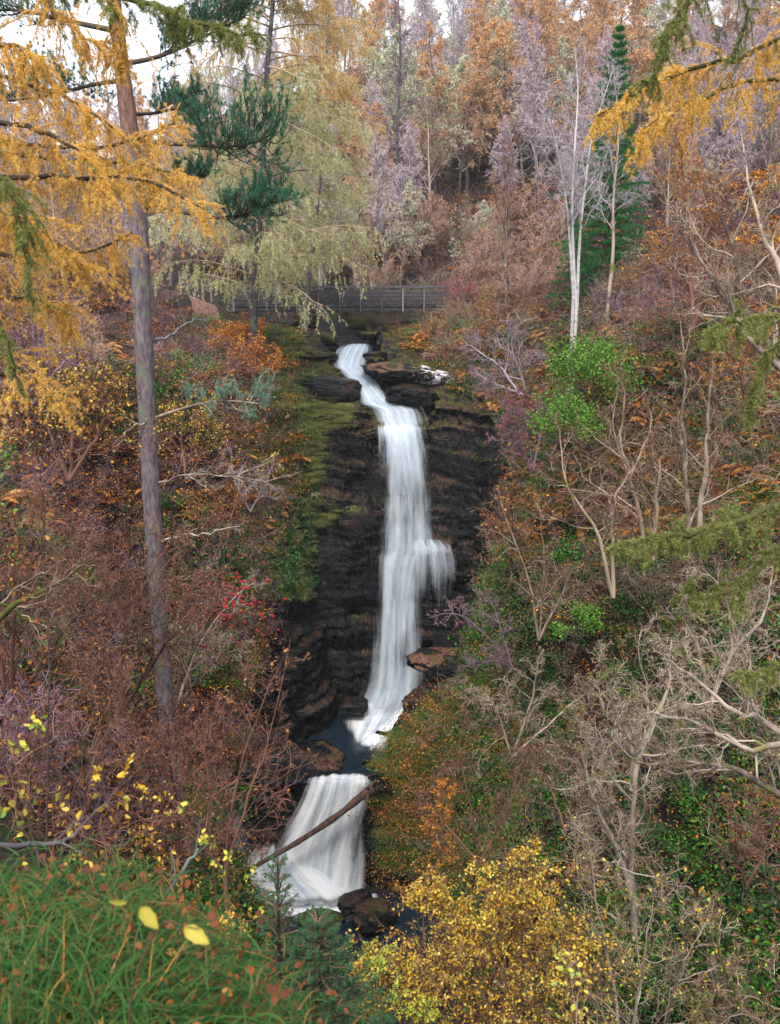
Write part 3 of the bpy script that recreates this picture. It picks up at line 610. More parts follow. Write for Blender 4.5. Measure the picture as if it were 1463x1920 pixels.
GOLD = leaf_mat('golden_needles', [(.52, .25, .03), (.78, .43, .06), (.86, .57, .16), (.9, .7, .34)], .4)
ORANGE = leaf_mat('orange_leaves', [(.25, .07, .01), (.5, .17, .02), (.62, .28, .04), (.7, .4, .08)], .35)
RUST = leaf_mat('rust_bracken', [(.12, .03, .01), (.34, .1, .018), (.52, .2, .04), (.6, .3, .09)], .25)
YELLOW = leaf_mat('yellow_leaves', [(.38, .17, .02), (.62, .36, .03), (.76, .5, .05), (.8, .62, .14), (.4, .42, .05)], .4)
LIME = leaf_mat('yellow_green_leaves', [(.6, .45, .05), (.7, .6, .08), (.4, .48, .08), (.2, .38, .08)], .4)
GREEN = leaf_mat('green_leaves', [(.008, .035, .008), (.02, .09, .015), (.05, .19, .025), (.13, .32, .04)], .3)
BRIGHTG = leaf_mat('bright_green_leaves', [(.03, .1, .012), (.09, .24, .025), (.2, .38, .05)], .35)
PINE = leaf_mat('pine_needles', [(.015, .06, .03), (.03, .12, .06), (.06, .19, .1), (.12, .26, .15)], .2)
SPRUCE = leaf_mat('spruce_needles', [(.01, .09, .02), (.025, .17, .03), (.05, .25, .05)], .2)
YSPRUCE = leaf_mat('young_spruce_needles', [(.015, .07, .03), (.04, .15, .06), (.1, .26, .1)], .25)
LICHEN = leaf_mat('pale_lichen', [(.34, .37, .17), (.54, .57, .3), (.7, .72, .46)], .3, .9)
MOSS = leaf_mat('hanging_moss', [(.05, .06, .012), (.14, .15, .03), (.28, .3, .09), (.42, .46, .2)], .35, .9)
GRASS = leaf_mat('grass_blades', [(.006, .035, .006), (.012, .07, .01), (.025, .1, .014), (.04, .13, .02), (.09, .12, .03), (.2, .1, .03)], .35)
REDL = leaf_mat('red_leaves', [(.2, .03, .03), (.38, .08, .07), (.4, .14, .14)], .35)
BROWNL = leaf_mat('brown_leaves', [(.08, .025, .012), (.2, .06, .02), (.36, .12, .03), (.5, .22, .05)], .3)
BERRY = leaf_mat('red_berries', [(.4, .008, .02), (.5, .02, .03)], 0, .3)
HAZED_PURPLE = bark_mat('hazed_purple_twig', (.3, .23, .25), (.6, .5, .53), scale=5, bump=0)  # these four tones are paled: distance haze painted into the far trees' colour
HAZED_BROWN = bark_mat('hazed_brown_twig', (.2, .13, .1), (.5, .35, .28), scale=5, bump=0)
HAZED_ORANGE = leaf_mat('hazed_orange_leaves', [(.52, .25, .1), (.74, .42, .17), (.84, .56, .28)], .4)
HAZED_LICHEN = leaf_mat('hazed_lichen', [(.38, .42, .26), (.56, .6, .42), (.68, .7, .54)], .35)
FERN = leaf_mat('fern_green', [(.01, .045, .012), (.025, .09, .02), (.05, .15, .03)], .3)

def clear_of(P, polys):
    x, y = proj(P); r = np.zeros(len(P), bool)
    for p in polys: r |= inpoly(x, y, p)
    return ~r

# ---------------------------------------------------------------- bare or leafy broadleaf tree: trunk and crown
def broad_tree(h=9., r=.12, limbs=16, lo=.3, ll=.35, ang=(.6, 1.1), lift=.5, sub=(6, 5, 3), wander=.22, leaf=0, lsz=.08, ltype=1, trunkP=None, stems=1, k=5, tmi=0, twr=.008, hang=0, taperl=True, fork=.0, tips=True):
    tm, cm = MB(), MB()
    if trunkP is None:
        S = np.zeros((stems, 3)); D = np.tile([0, 0, 1.], (stems, 1)) + (rng.normal(size=(stems, 3)) * (.25 if stems > 1 else .04)) * [1, 1, 0]
        T = grow(S, D, h * rng.uniform(.8, 1, stems), 10, .07, -.3)
    else: T = np.asarray(trunkP)[None] if np.ndim(trunkP) == 2 else np.asarray(trunkP)
    kk = T.shape[1]
    tubes(tm, T, taper(np.full(len(T), r), np.full(len(T), r * .12), kk), 8)
    S, D, t, pi = spawn(T, limbs, lo, .98, ang, bias=(0, 0, lift * .5))
    L = h * ll * (1.15 - t if taperl else np.ones_like(t)) * rng.uniform(.6, 1.15, len(t)) + .04 * h
    P1 = grow(S, D, L, 7, wander, -lift); rr = r * .42 * (1.1 - t)
    tubes(cm, P1, taper(rr, rr * .25, 7), 5)
    S, D, t2, pi2 = spawn(P1, sub[0], .2, 1, (.4, .95), bias=(0, 0, lift * .2 - hang * .3))
    L2 = L[pi2] * .45 * (1.1 - .6 * t2) * rng.uniform(.6, 1.2, len(t2))
    P2 = grow(S, D, L2, 5, wander * 1.1, -lift * .6 + hang); r2 = np.maximum(rr[pi2] * .4, twr * 1.4)
    tubes(cm, P2, taper(r2, r2 * .5, 5), 3)
    S, D, t3, pi3 = spawn(P2, sub[1], .2, 1, (.4, .9), bias=(0, 0, -hang * .4))
    L3 = L2[pi3] * .5 * rng.uniform(.5, 1.2, len(t3))
    P3 = grow(S, D, L3, 4, wander * 1.2, hang * 1.2); tubes(cm, P3, taper(np.full(len(P3), twr), np.full(len(P3), twr * .5), 4), 3, mat=tmi)
    last = P3
    if sub[2]:
        S, D, t4, pi4 = spawn(P3, sub[2], .3, 1, (.4, .9), bias=(0, 0, -hang * .4))
        P4 = grow(S, D, L3[pi4] * .6, 3, wander, hang * 1.2); tubes(cm, P4, taper(np.full(len(P4), twr * .8), np.full(len(P4), twr * .4), 3), 2, mat=tmi); last = P4
    if leaf:
        n = max(1, int(leaf / len(last)) + 1); C, _ = along(last, n, .1, 1); C = C[rng.permutation(len(C))[:leaf]]
        leaves(cm, C, lsz * rng.uniform(.6, 1.2, len(C)), mat=1, fold=lsz < .12 and leaf < 8000, hang=.6)
    return tm, cm
def tree_obj(name, label, cat, tm, cm, tmat, cmats, loc=(0, 0, 0), group=None, rz=0):
    o = thing(name, label, cat, loc, rz, group); tm.build('trunk', tmat, o); cm.build('crown', cmats, o); return o

# ---------------------------------------------------------------- larch hung with needles or lichen
def tufts(mb, C, D, n, L, w, mat=0, spread=1.0, rnd=None, grav=0.0):
    c = np.repeat(C, n, 0); d = np.repeat(D, n, 0)
    dd = unit(d * .6 + spread * rng.normal(size=c.shape) + [0, 0, -grav])
    rr = np.repeat(rng.random(len(C)), n) * .6 + rng.random(len(c)) * .4 if rnd is None else np.repeat(rnd, n)
    needles(mb, c, dd, L * rng.uniform(.6, 1.2, len(c)), w, rnd=rr, mat=mat)
def hung_branch(cm, B, r0, nsec=30, lsec=.6, nter=5, lter=.18, step=.03, nn=8, nl=.028, nw=.004, mats=(0, 1), grav=1.2, spread=.5, moss=0, t0=.1, twr=.004, side=.8):
    """main branch polyline(s) B -> hanging sprays carrying tufts (mat mats[1])"""
    B = np.asarray(B); B = B[None] if B.ndim == 2 else B; k = B.shape[1]
    tubes(cm, B, taper(np.full(len(B), r0), np.full(len(B), r0 * .3), k) * rng.uniform(.7, 1.3, (len(B), k)), 7, mat=mats[0])
    S, D, t, pi = spawn(B, nsec, t0, 1, (.35, 1.3), bias=(0, 0, -.2), flat=.6)
    L = lsec * (1.1 - .55 * t) * rng.uniform(.3, 1.2, len(t)) * (.45 + 1.1 * np.abs(vnoise(t * 9, 3.3 + pi, 1.1)) * 1.3)
    q = rng.random(len(S)) < .4; D = np.where(q[:, None], unit(D + [0, 0, .25]), D)
    P2 = np.where(q[:, None, None], grow(S, D, L * .8, 6, .12, grav * .25), grow(S, D, L, 6, .12, grav))
    tubes(cm, P2, taper(np.full(len(P2), twr), np.full(len(P2), twr * .4), 6), 3, mat=mats[0])
    C, D0 = along(B, int(210 * lsec ** .3)); off = unit(rng.normal(size=C.shape)); tufts(cm, C + off * r0 * .5, off, nn + 3, nl * 1.0, nw, mats[1], .7, grav=.3)
    allP = [P2]
    if nter:
        S, D, t3, p3 = spawn(P2, nter, .15, 1, (.4, 1.0), bias=(0, 0, -.3))
        P3 = grow(S, D, lter * rng.uniform(.4, 1.3, len(t3)), 4, .12, grav * .5); tubes(cm, P3, taper(np.full(len(P3), twr * .6), np.full(len(P3), twr * .3), 4), 3, mat=mats[0])
        C, D = along(P3, max(1, int(lter / step))); tufts(cm, C, D, nn, nl, nw, mats[1], spread)
    C, D = along(P2, max(2, int(lsec / step))); tufts(cm, C, D, nn, nl, nw, mats[1], spread)
    return P2

# ---------------------------------------------------------------- clump library for the uncountable ground cover
def clump_twigs(n=12, h=1.2, sub=6, sub2=3, spread=.8, wander=.22, lift=.3, m0=0, leaf=0, lsz=.05, lm=1, thick=False):
    c = MB(); S = rng.normal(size=(n, 3)) * [.3, .3, 0]; D = rng.normal(size=(n, 3)) * [spread, spread, .2] + [0, 0, 1.]
    L = h * rng.uniform(.5, 1.2, n); P = grow(S, D, L, 6, wander, -lift); tubes(c, P, taper(np.full(n, .011), np.full(n, .005), 6), 3, mat=m0)
    S, D, t, pi = spawn(P, sub, .25, 1, (.4, 1.1)); L2 = L[pi] * .4 * rng.uniform(.4, 1.2, len(t)); P2 = grow(S, D, L2, 4, wander * 1.2, 0)
    tubes(c, P2, taper(np.full(len(P2), .007), np.full(len(P2), .003), 4), 2 if not thick else 3, mat=m0)
    if sub2:
        S, D, t, pj = spawn(P2, sub2, .2, 1, (.4, 1.1)); P3 = grow(S, D, L2[pj] * .5, 3, wander, 0); tubes(c, P3, np.full((len(P3), 3), .0035), 2, mat=m0)
    else: P3 = P2
    if leaf: C, _ = along(P3, 1 + leaf // len(P3)); C = C[rng.permutation(len(C))[:leaf]]; leaves(c, C, lsz * rng.uniform(.6, 1.2, len(C)), mat=lm, hang=.5, fold=False)
    return c.arrays()
def clump_fern(n=9, h=.7, mat=0, pin=16, w=.16):
    c = MB(); a = rng.random(n) * 6.28; S = np.zeros((n, 3)); D = np.stack([np.cos(a), np.sin(a), rng.uniform(.7, 1.6, n)], 1)
    P = grow(S, D, h * rng.uniform(.7, 1.1, n), 8, .05, 1.5); tubes(c, P, np.full((n, 8), .004), 3, mat=mat)
    t = np.linspace(.12, .98, pin) * 6.999; i = np.minimum(t.astype(int), 6); f = (t - i)[None, :, None]
    C = P[:, i] * (1 - f) + P[:, i + 1] * f; T = unit(P[:, i + 1] - P[:, i]); s = unit(np.cross(T, [0, 0, 1.]))
    ww = w * np.sin(np.pi * np.clip(np.linspace(.12, 1.0, pin), 0, 1)) [None, :, None] * .9 + .02
    rn = np.repeat(rng.random(n), pin)
    for sg in (-1, 1):
        d = s * sg + T * .35 + rng.normal(size=C.shape) * .08 - [0, 0, .15]; E = C + unit(d) * ww; hw = T * .5 * h / pin
        V = np.stack([C - hw, C + hw, E], 2); m = n * pin
        c.add(V.reshape(-1, 3), T=np.arange(m)[:, None] * 3 + [[0, 1, 2]], rnd=np.repeat(rn, 3), mat=mat)
    return c.arrays()
def clump_leaves(n=220, rad=.7, h=.35, sz=.06, mat=0, up=1.0, fold=False):
    c = MB(); C = rng.normal(size=(n, 3)) * [rad * .5, rad * .5, 0]; C[:, 2] = np.abs(rng.normal(size=n)) * h * .5
    leaves(c, C, sz * rng.uniform(.5, 1.3, n), mat=mat, up=up, fold=fold, aspect=.8); return c.arrays()
def clump_grass(n=70, h=.28, mat=0, w=.008, spread=.7):
    c = MB(); S = rng.normal(size=(n, 3)) * [.09, .09, 0]; D = rng.normal(size=(n, 3)) * [spread, spread, .1] + [0, 0, 1.]
    P = grow(S, D, h * rng.uniform(.5, 1.3, n), 6, .06, 1.6); T = unit(P[:, -1] - P[:, 0]); s = unit(np.cross(T, [0, 0, 1.]) + .2 * rng.normal(size=T.shape))
    ww = w * np.array([.7, 1, 1, .8, .5, .05]) * .5
    V = np.stack([P - s[:, None] * ww[None, :, None], P + s[:, None] * ww[None, :, None]], 2)
    i, j = np.meshgrid(np.arange(n), np.arange(5), indexing='ij'); b = (i * 12 + j * 2).reshape(-1, 1)
    c.add(V.reshape(-1, 3), Q=b + [[0, 1, 3, 2]], rnd=np.repeat(rng.random(n), 12), mat=mat); return c.arrays()
def clump_moss(n=500, rad=.6, h=.12, L=.06, mat=0):
    c = MB(); C = rng.normal(size=(n, 3)) * [rad * .45, rad * .45, 0]; C[:, 2] = h * np.exp(-(C[:, 0] ** 2 + C[:, 1] ** 2) / rad ** 2)
    needles(c, C, rng.normal(size=(n, 3)) + [0, 0, 1.2], L * rng.uniform(.5, 1.3, n), .02, mat=mat); return c.arrays()

# rock and water that must stay in view (photo pixels of the clearing)
ROCKPX = [(548, 690), (580, 650), (580, 590), (720, 590), (740, 640), (820, 668), (840, 720), (900, 750), (960, 790), (955, 900), (930, 1000), (905, 1100), (880, 1215), (790, 1240), (806, 1290), (705, 1372), (690, 1465), (705, 1700), (500, 1700), (430, 1600), (410, 1480), (480, 1385), (455, 1325), (500, 1200), (490, 1060), (535, 960), (590, 880), (575, 800), (560, 760)]
FALLPX = [(600, 640), (720, 640), (880, 1010), (870, 1240), (800, 1300), (700, 1400), (690, 1690), (480, 1690), (430, 1560), (560, 1330), (690, 1250), (690, 800)]
def scatter(N, xr, yr, ref, seed, poly=None, hh=1.0, dmin=0, dmax=400, keep=None):
    g = np.random.default_rng(seed); px = g.uniform(*xr, N); py = g.uniform(*yr, N); P, ok = hit(px, py)
    d = np.linalg.norm(P, axis=1); ok &= (g.random(N) < (d / ref) ** 2) & (d > dmin) & (d < dmax)
    if poly is not None: ok &= clear_of(P, poly) & clear_of(P + [0, 0, hh], poly) & clear_of(P + [0, 0, hh * .5], poly)
    if keep is not None: ok &= keep(px, py, P)
    return P[ok], px[ok], py[ok]
GROUPS = []
def strew(name, lib, mats, P, sc=(.7, 1.3), tilt=.25, label=None, sink=.05, zoff=0.0):
    mb = MB()
    for p in P:
        mb.merge(lib[rng.integers(len(lib))], p - [0, 0, sink - zoff], rng.random() * 6.28, rng.uniform(*sc), (rng.normal() * tilt, rng.normal() * tilt), rng.normal() * .12)
    o = mb.build(name, mats); o['kind'] = 'stuff'
    if label: o['label'] = label
    print(name, len(P), mb.n); return o
BRIDGEPX = [(325, 510), (400, 518), (540, 528), (805, 528), (805, 600), (600, 600), (430, 598), (325, 560)]
# ================================================================ uncountable ground cover
FULLX = (-160, 1620)
lib_tw = [clump_twigs(11, 1.25, 6, 3) for _ in range(5)]
lib_tan = [clump_twigs(8, 1.5, 6, 3, wander=.3) for _ in range(4)]
lib_leafy = [clump_twigs(7, 1.0, 5, 2, leaf=70, lsz=.06) for _ in range(4)]
left = lambda px, py, P: px < 560
P, px, py = scatter(7000, FULLX, (300, 1620), 60, 101, [FALLPX, BRIDGEPX], 1.0, 11, 120, lambda a, b, p: ((a < 520) | (b < 600) | ((a > 820) & (rng.random(len(a)) < np.where(b > 1150, .12, .4)))) & ~inpoly(a, b, ROCKPX))
h = rng.random(len(P)); m1 = h < .45
strew('brown_twig_undergrowth', lib_tw, [TWIG_BROWN, BROWNL], P[m1])
strew('purple_twig_undergrowth', lib_tw, [TWIG_PURPLE, BROWNL], P[(h > .45) & (h < .85)])
P2, px, py = scatter(3000, (780, 1620), (480, 1900), 55, 102, [FALLPX, ROCKPX], 1.3, 11, 90, lambda a, b, p: rng.random(len(a)) < np.where(b > 1150, .4, 1))
strew('tan_twig_undergrowth', lib_tan, [TWIG_TAN, BROWNL], P2)
P3, px, py = scatter(9000, FULLX, (470, 1900), 55, 103, [FALLPX, BRIDGEPX], .6, 13, 110, lambda a, b, p: ((a < 540) | (a > 760) | (b < 640)) & ~inpoly(a, b, ROCKPX) & ((a < 700) | (b < 1100) | (rng.random(len(a)) < .4)))
hp = rng.random(len(P3)); sel = np.where(px < 600, hp < .4, np.where(py < 760, hp < .8, hp < .35))
strew('orange_leaved_undergrowth', lib_leafy, [TWIG_BROWN, ORANGE], P3[sel & (hp < .42)])
strew('brown_leaved_undergrowth', lib_leafy, [TWIG_RED, BROWNL], P3[sel & (hp >= .42)])
# bracken, rust coloured, mostly on the upper right bank and the hill foot
lib_br = [clump_fern(9, .9, 0, 15, .2) for _ in range(4)]
P4, px, py = scatter(10000, FULLX, (330, 1000), 65, 104, [FALLPX, BRIDGEPX], .6, 12, 120, lambda a, b, p: (rng.random(len(a)) < np.where(a > 860, .75, .14)) & ~inpoly(a, b, ROCKPX))
strew('rust_bracken', lib_br, [RUST], P4, (.7, 1.2))
# green ferns and leafy cover
lib_f = [clump_fern(10, .75, 0, 16, .14) for _ in range(4)]; lib_l = [clump_leaves(200, .8, .4, .1) for _ in range(4)]; lib_ms = [clump_moss(420, .7, .12, .07) for _ in range(4)]
P5, px, py = scatter(8000, FULLX, (560, 1900), 55, 105, [FALLPX, BRIDGEPX], .5, 5, 70, lambda a, b, p: np.where(a > 860, rng.random(len(a)) < .75, np.where(a < 520, rng.random(len(a)) < .25, False)) & ~inpoly(a, b, ROCKPX))
strew('green_ferns', lib_f, [FERN], P5[::3], (.6, 1.1))
P6, px, py = scatter(12000, FULLX, (600, 1900), 55, 106, [FALLPX, BRIDGEPX], .4, 4, 70, lambda a, b, p: np.where(a > 860, fbm(p[:, 0] * .22, p[:, 1] * .22, p[:, 2] * .22, 3, 8) > -.25, np.where(a < 540, fbm(p[:, 0] * .3, p[:, 1] * .3, p[:, 2] * .3, 3, 9) > .05, False)) & ~(inpoly(a, b, ROCKPX) & (a > 690)))
kb = (px > 900) & (px < 1290) & (py > 800) & (py < 1330) & (rng.random(len(px)) < .16)
strew('ivy_cover', lib_l, [GREEN], P6[~kb], (.6, 1.2), .4); strew('bright_green_plants', lib_l, [BRIGHTG], P6[kb], (.4, .8), .4)
# mossy tufts and small plants on the rock ledges, away from the water
P7, px, py = scatter(9000, (440, 960), (590, 1480), 46, 107, [FALLPX, BRIDGEPX], .3, 20, 62, lambda a, b, p: np.where(inpoly(a, b, ROCKPX), (fbm(p[:, 0] * .5, p[:, 1] * .5, p[:, 2] * .5, 3, 12) > np.interp(b, [600, 800, 950, 1150], [.25, .12, .3, .6])) & (a < 690), rng.random(len(a)) < .5) )
strew('rock_moss', lib_ms, [MOSS], P7, (.35, .9), .3)
P8, px, py = scatter(1500, (440, 590), (700, 1120), 46, 108, [FALLPX, BRIDGEPX], .3, 20, 62)
strew('ledge_ferns', lib_f, [FERN], P8[::2], (.35, .7)); strew('ledge_grass', [clump_grass(60, .5, 0, .02) for _ in range(3)], [MOSS], P8[1::2], (.5, 1.1))
# spur beside the pool: brown twigs, leaves, moss
sp_poly = [(700, 1385), (810, 1300), (850, 1230), (930, 1180), (1010, 1300), (980, 1560), (900, 1640), (720, 1640), (700, 1480)]
P9, px, py = scatter(2600, (690, 1010), (1200, 1660), 38, 109, [FALLPX, BRIDGEPX], .4, 15, 60, lambda a, b, p: inpoly(a, b, sp_poly))
h = rng.random(len(P9))
strew('spur_moss', lib_ms, [MOSS], P9[h < .4], (.5, 1.0), .3); strew('spur_ivy', lib_l, [GREEN], P9[(h > .4) & (h < .62)], (.4, .8)); strew('spur_leaf_litter', [clump_leaves(150, .8, .15, .08) for _ in range(3)], [ORANGE], P9[(h > .62) & (h < .8)], (.4, .9)); strew('spur_twigs', lib_tw, [TWIG_BROWN, BROWNL], P9[h > .93], (.3, .6), .4)
# leaf litter scattered over the banks, and leaves caught in the twigs
P10, px, py = scatter(8000, FULLX, (480, 1750), 50, 110, [FALLPX, BRIDGEPX], .1, 9, 90, lambda a, b, p: ~inpoly(a, b, ROCKPX) & ((a < 880) | (b < 1050) | (rng.random(len(a)) < .35)))
hh = rng.random(len(P10))
strew('fallen_orange_leaves', [clump_leaves(60, 1.0, .1, .09, 0) for _ in range(3)], [ORANGE], P10[hh < .5]); strew('fallen_brown_leaves', [clump_leaves(60, 1.0, .1, .09, 0) for _ in range(3)], [BROWNL], P10[hh >= .5])
# ================================================================ the wood on the far hillside
def gz(x, y): return float(H(np.array([x]), np.array([y]))[0]) - .1
protos = {}
def proto(key, cat, tm, cm, tmat, cmats, name):
    o = tree_obj(name, 'x', cat, tm, cm, tmat, cmats); protos[key] = [o, False]
def plant(key, x, y, sc, label, group=None, rz=None, z=None):
    p = protos[key]; loc = (x, y, gz(x, y) if z is None else z); rz = rng.random() * 6.28 if rz is None else rz
    if not p[1]:
        p[1] = True; r = p[0]; r.location = loc; r.rotation_euler = (0, 0, rz); r.scale = (sc,) * 3; r['label'] = label
        if group: r['group'] = group
        elif 'group' in r: del r['group']
        return r
    r = dup(p[0], loc, rz, sc, label, group)
    if not group and 'group' in r: del r['group']
    return r
for q in range(2):
    t, c = broad_tree(11, .13, 26, .25, .28, (.35, .8), .7, (8, 7, 4), .2, twr=.014, hang=.25); proto('purple%d' % q, 'birch', t, c, GREY_BARK, [HAZED_PURPLE], 'birch_tree')
    t, c = broad_tree(12, .13, 30, .15, .24, (.6, 1.1), .3, (8, 6, 3), .2, leaf=9000, lsz=.11, twr=.014, hang=.4); proto('orange%d' % q, 'larch', t, c, GREY_BARK, [HAZED_BROWN, HAZED_ORANGE], 'orange_tree')
    t, c = broad_tree(9, .12, 22, .2, .36, (.6, 1.2), .2, (7, 5, 3), .3, leaf=6000, lsz=.12, twr=.014, hang=.2); proto('lichen%d' % q, 'lichened tree', t, c, GREY_BARK, [HAZED_BROWN, HAZED_LICHEN], 'lichened_tree')
    t, c = broad_tree(6, .09, 14, .1, .42, (.5, 1.1), .4, (7, 6, 3), .28, leaf=900, lsz=.1, twr=.011, stems=3); proto('brown%d' % q, 'bare tree', t, c, TWIG_BROWN, [HAZED_BROWN, HAZED_ORANGE], 'bare_tree')
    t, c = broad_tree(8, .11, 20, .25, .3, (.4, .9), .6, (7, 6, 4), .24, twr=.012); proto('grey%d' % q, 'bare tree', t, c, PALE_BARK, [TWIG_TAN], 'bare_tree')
LAB = {'purple': ('bare purple-grey birch in the wood on the far hillside', 'purple bare birches on the far hillside'), 'orange': ('slender orange-needled larch in the wood on the far hillside', 'orange trees on the far hillside'),
       'lichen': ('pale green lichen-covered tree in the wood on the far hillside', 'lichened trees on the far hillside'), 'brown': ('low bare brown tree in the wood at the foot of the far hillside', 'brown bare trees on the far hillside'), 'grey': ('tan-grey bare tree in the wood on the far hillside', 'grey bare trees on the far hillside')}
g = np.random.default_rng(21); spots = []
while len(spots) < 270:
    y = 66 + 105 * g.random() ** 1.25; u = g.uniform(-.6, .62); x = u * y
    if all((x - a) ** 2 + (y - b) ** 2 > (2.6 + y * .018) ** 2 for a, b in spots): spots.append((x, y))
for _ in range(20): y = g.uniform(88, 135); spots.append((y * g.uniform(.03, .17), y))
for _ in range(24): y = g.uniform(66, 90); spots.append((y * g.uniform(-.08, .19), y))
for _ in range(8): y = g.uniform(75, 115); spots.append((y * g.uniform(.36, .46), y))
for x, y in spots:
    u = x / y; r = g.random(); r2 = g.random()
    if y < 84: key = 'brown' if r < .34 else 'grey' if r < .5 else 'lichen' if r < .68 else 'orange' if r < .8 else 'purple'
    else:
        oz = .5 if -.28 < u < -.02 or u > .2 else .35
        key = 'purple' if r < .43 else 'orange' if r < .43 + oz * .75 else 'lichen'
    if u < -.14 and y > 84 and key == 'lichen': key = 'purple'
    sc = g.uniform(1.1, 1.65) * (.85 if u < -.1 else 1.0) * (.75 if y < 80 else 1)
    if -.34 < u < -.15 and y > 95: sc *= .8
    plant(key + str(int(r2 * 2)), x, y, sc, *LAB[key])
# nearer trees around the bridge and the head of the fall, each one told apart
MID = [('grey0', 1240, 560, 62, .8, 'bare tan tree on the right bank behind the white birch clump'), ('brown1', 690, 540, 64, .9, 'bare brown tree behind the middle of the footbridge'),
       ('brown0', 880, 560, 58, .9, 'bare brown tree just right of the end of the footbridge'), ('brown1', 960, 600, 52, .8, 'bushy brown tree on the right bank above the dark cliff'),
       ('lichen0', 880, 470, 68, .8, 'pale green lichened tree up the slope right of the bridge'), ('orange1', 1270, 520, 64, .55, 'short orange larch behind the right bank'),
       ('grey1', 950, 520, 60, .8, 'bare tree with tan twigs left of the white birch clump'), ('brown0', 445, 500, 72, .8, 'bare brown tree beside the path left of the bridge'),
       ('brown1', 225, 570, 52, .9, 'bare brown tree above the path on the left bank'), ('brown0', 160, 640, 38, .8, 'bare brown tree on the left bank behind the pine trunk'),
       ('brown1', 60, 600, 44, 1.0, 'dense bare brown tree by the left edge behind the golden larch'), ('grey0', 130, 600, 50, 1.0, 'tall tan bare tree at the left behind the golden larch'),
       ('brown0', 1330, 620, 48, .9, 'bare brown tree on the right bank under the golden larch bough'), ('grey1', 1420, 560, 52, 1.1, 'tall tan bare tree by the right edge'),
       ('purple0', 1380, 500, 66, .8, 'purple bare birch behind the right bank'), ('purple1', 230, 520, 70, .7, 'purple bare birch far up the left bank')]
for key, px, py, Y, sc, lab in MID: p = at(px, py, Y); plant(key, float(p[0]), Y, sc, lab)

# ---------------------------------------------------------------- white birch clump on the right rim
def px_trunk(pts, Y, k=14, down=True):
    T = pxline([(a, b, Y) for a, b in pts], k)
    if down: T[0, 2] = min(T[0, 2], gz(T[0, 0], T[0, 1]) - .1)
    return T
bt = [px_trunk([(1083, 625), (1076, 500), (1073, 380), (1079, 260), (1084, 170), (1078, 90)], 42), px_trunk([(1081, 610), (1086, 470), (1096, 360), (1112, 250), (1150, 130)], 42.2), px_trunk([(1078, 590), (1070, 470), (1062, 380), (1040, 260), (1010, 180)], 41.8)]
tm, cm = broad_tree(11, .088, 17, .3, .3, (.7, 1.25), .5, (6, 5, 4), .25, trunkP=bt, twr=.007)
tree_obj('white_birch', 'clump of three slim white birch stems with bare pale twigs on the right rim', 'birch', tm, cm, WHITE_BARK, [WHITE_TWIG])
bt2 = [px_trunk([(1140, 570), (1150, 470), (1150, 380), (1160, 250), (1150, 120)], 44)]
tm, cm = broad_tree(9, .1, 12, .35, .28, (.6, 1.1), .5, (6, 5, 3), .25, trunkP=bt2, twr=.009)
tree_obj('bare_birch', 'thin pinkish bare birch standing right of the white birch clump', 'birch', tm, cm, PALE_BARK, [WHITE_TWIG])
bt2 = [px_trunk([(950, 600), (948, 500), (950, 400), (960, 300), (955, 180)], 52)]
tm, cm = broad_tree(9, .1, 14, .35, .3, (.5, 1.0), .5, (6, 5, 3), .25, trunkP=bt2, twr=.01)
tree_obj('bare_birch', 'slender pink-stemmed bare birch left of the white birch clump', 'birch', tm, cm, PALE_BARK, [TWIG_RED])
bt2 = [px_trunk([(745, 520), (748, 400), (745, 250), (752, 100), (745, -20)], 74)]
tm, cm = broad_tree(19, .2, 30, .4, .16, (.5, 1.0), .4, (6, 5, 4), .25, trunkP=bt2, twr=.013, hang=.3)
tree_obj('tall_birch', 'tall grey birch rising above the wood behind the footbridge', 'birch', tm, cm, GREY_BARK, [TWIG_PURPLE])

# ---------------------------------------------------------------- conifers in layers: spruce
def spruce(h, rad, whorls, per, mat, nl=.02, nn=9, step=.06, nsec=9, droop=.5, topw=.0):
    tm, cm = MB(), MB(); T = grow(np.zeros((1, 3)), np.array([[0, 0, 1.]]), np.array([h]), 12, .02, -.3); tubes(tm, T, taper([h * .012 + .01], [.006], 12), 7)
    for wv in range(whorls):
        t = .04 + .94 * (wv + .5) / whorls; i = t * 11; b = T[0, int(i)] + (T[0, min(int(i) + 1, 11)] - T[0, int(i)]) * (i - int(i))
        n = per; a = rng.random() * 6 + np.arange(n) * 6.283 / n + rng.normal(size=n) * .2
        D = np.stack([np.cos(a), np.sin(a), np.full(n, .15 + .5 * t)], 1); L = rad * (1 - t) ** .8 * rng.uniform(.7, 1.15, n) + .05
        P = grow(np.tile(b, (n, 1)), D, L, 6, .05, droop * (1 - t)); tubes(cm, P, taper(np.full(n, .006 + .006 * rad), np.full(n, .002), 6), 4, mat=0)
        S, D2, tt, pi = spawn(P, nsec, .15, 1, (.5, .9), flat=.7); L2 = L[pi] * .45 * (1.1 - tt); P2 = grow(S, D2, L2, 4, .06, .25); tubes(cm, P2, np.full((len(P2), 4), .003), 3, mat=0)
        C, D3 = along(P2, max(2, int(L.mean() * .3 / step))); tufts(cm, C, D3, nn, nl, nl * .12 + .001, 1, .8)
        C, D3 = along(P, max(3, int(L.mean() / step))); tufts(cm, C, D3, nn, nl, nl * .12 + .001, 1, .8)
    return tm, cm
tm, cm = spruce(14.5, 2.9, 34, 9, SPRUCE, .16, 9, .09, 10, .6)
p = at(1125, 580, 50); tree_obj('green_spruce', 'tall dark green spruce behind the white birch clump', 'spruce', tm, cm, DARK_BARK, [DARK_BARK, SPRUCE], (float(p[0]), 50, gz(float(p[0]), 50)))
tm, cm = spruce(4.6, .85, 24, 6, YSPRUCE, .026, 9, .02, 9, .2)
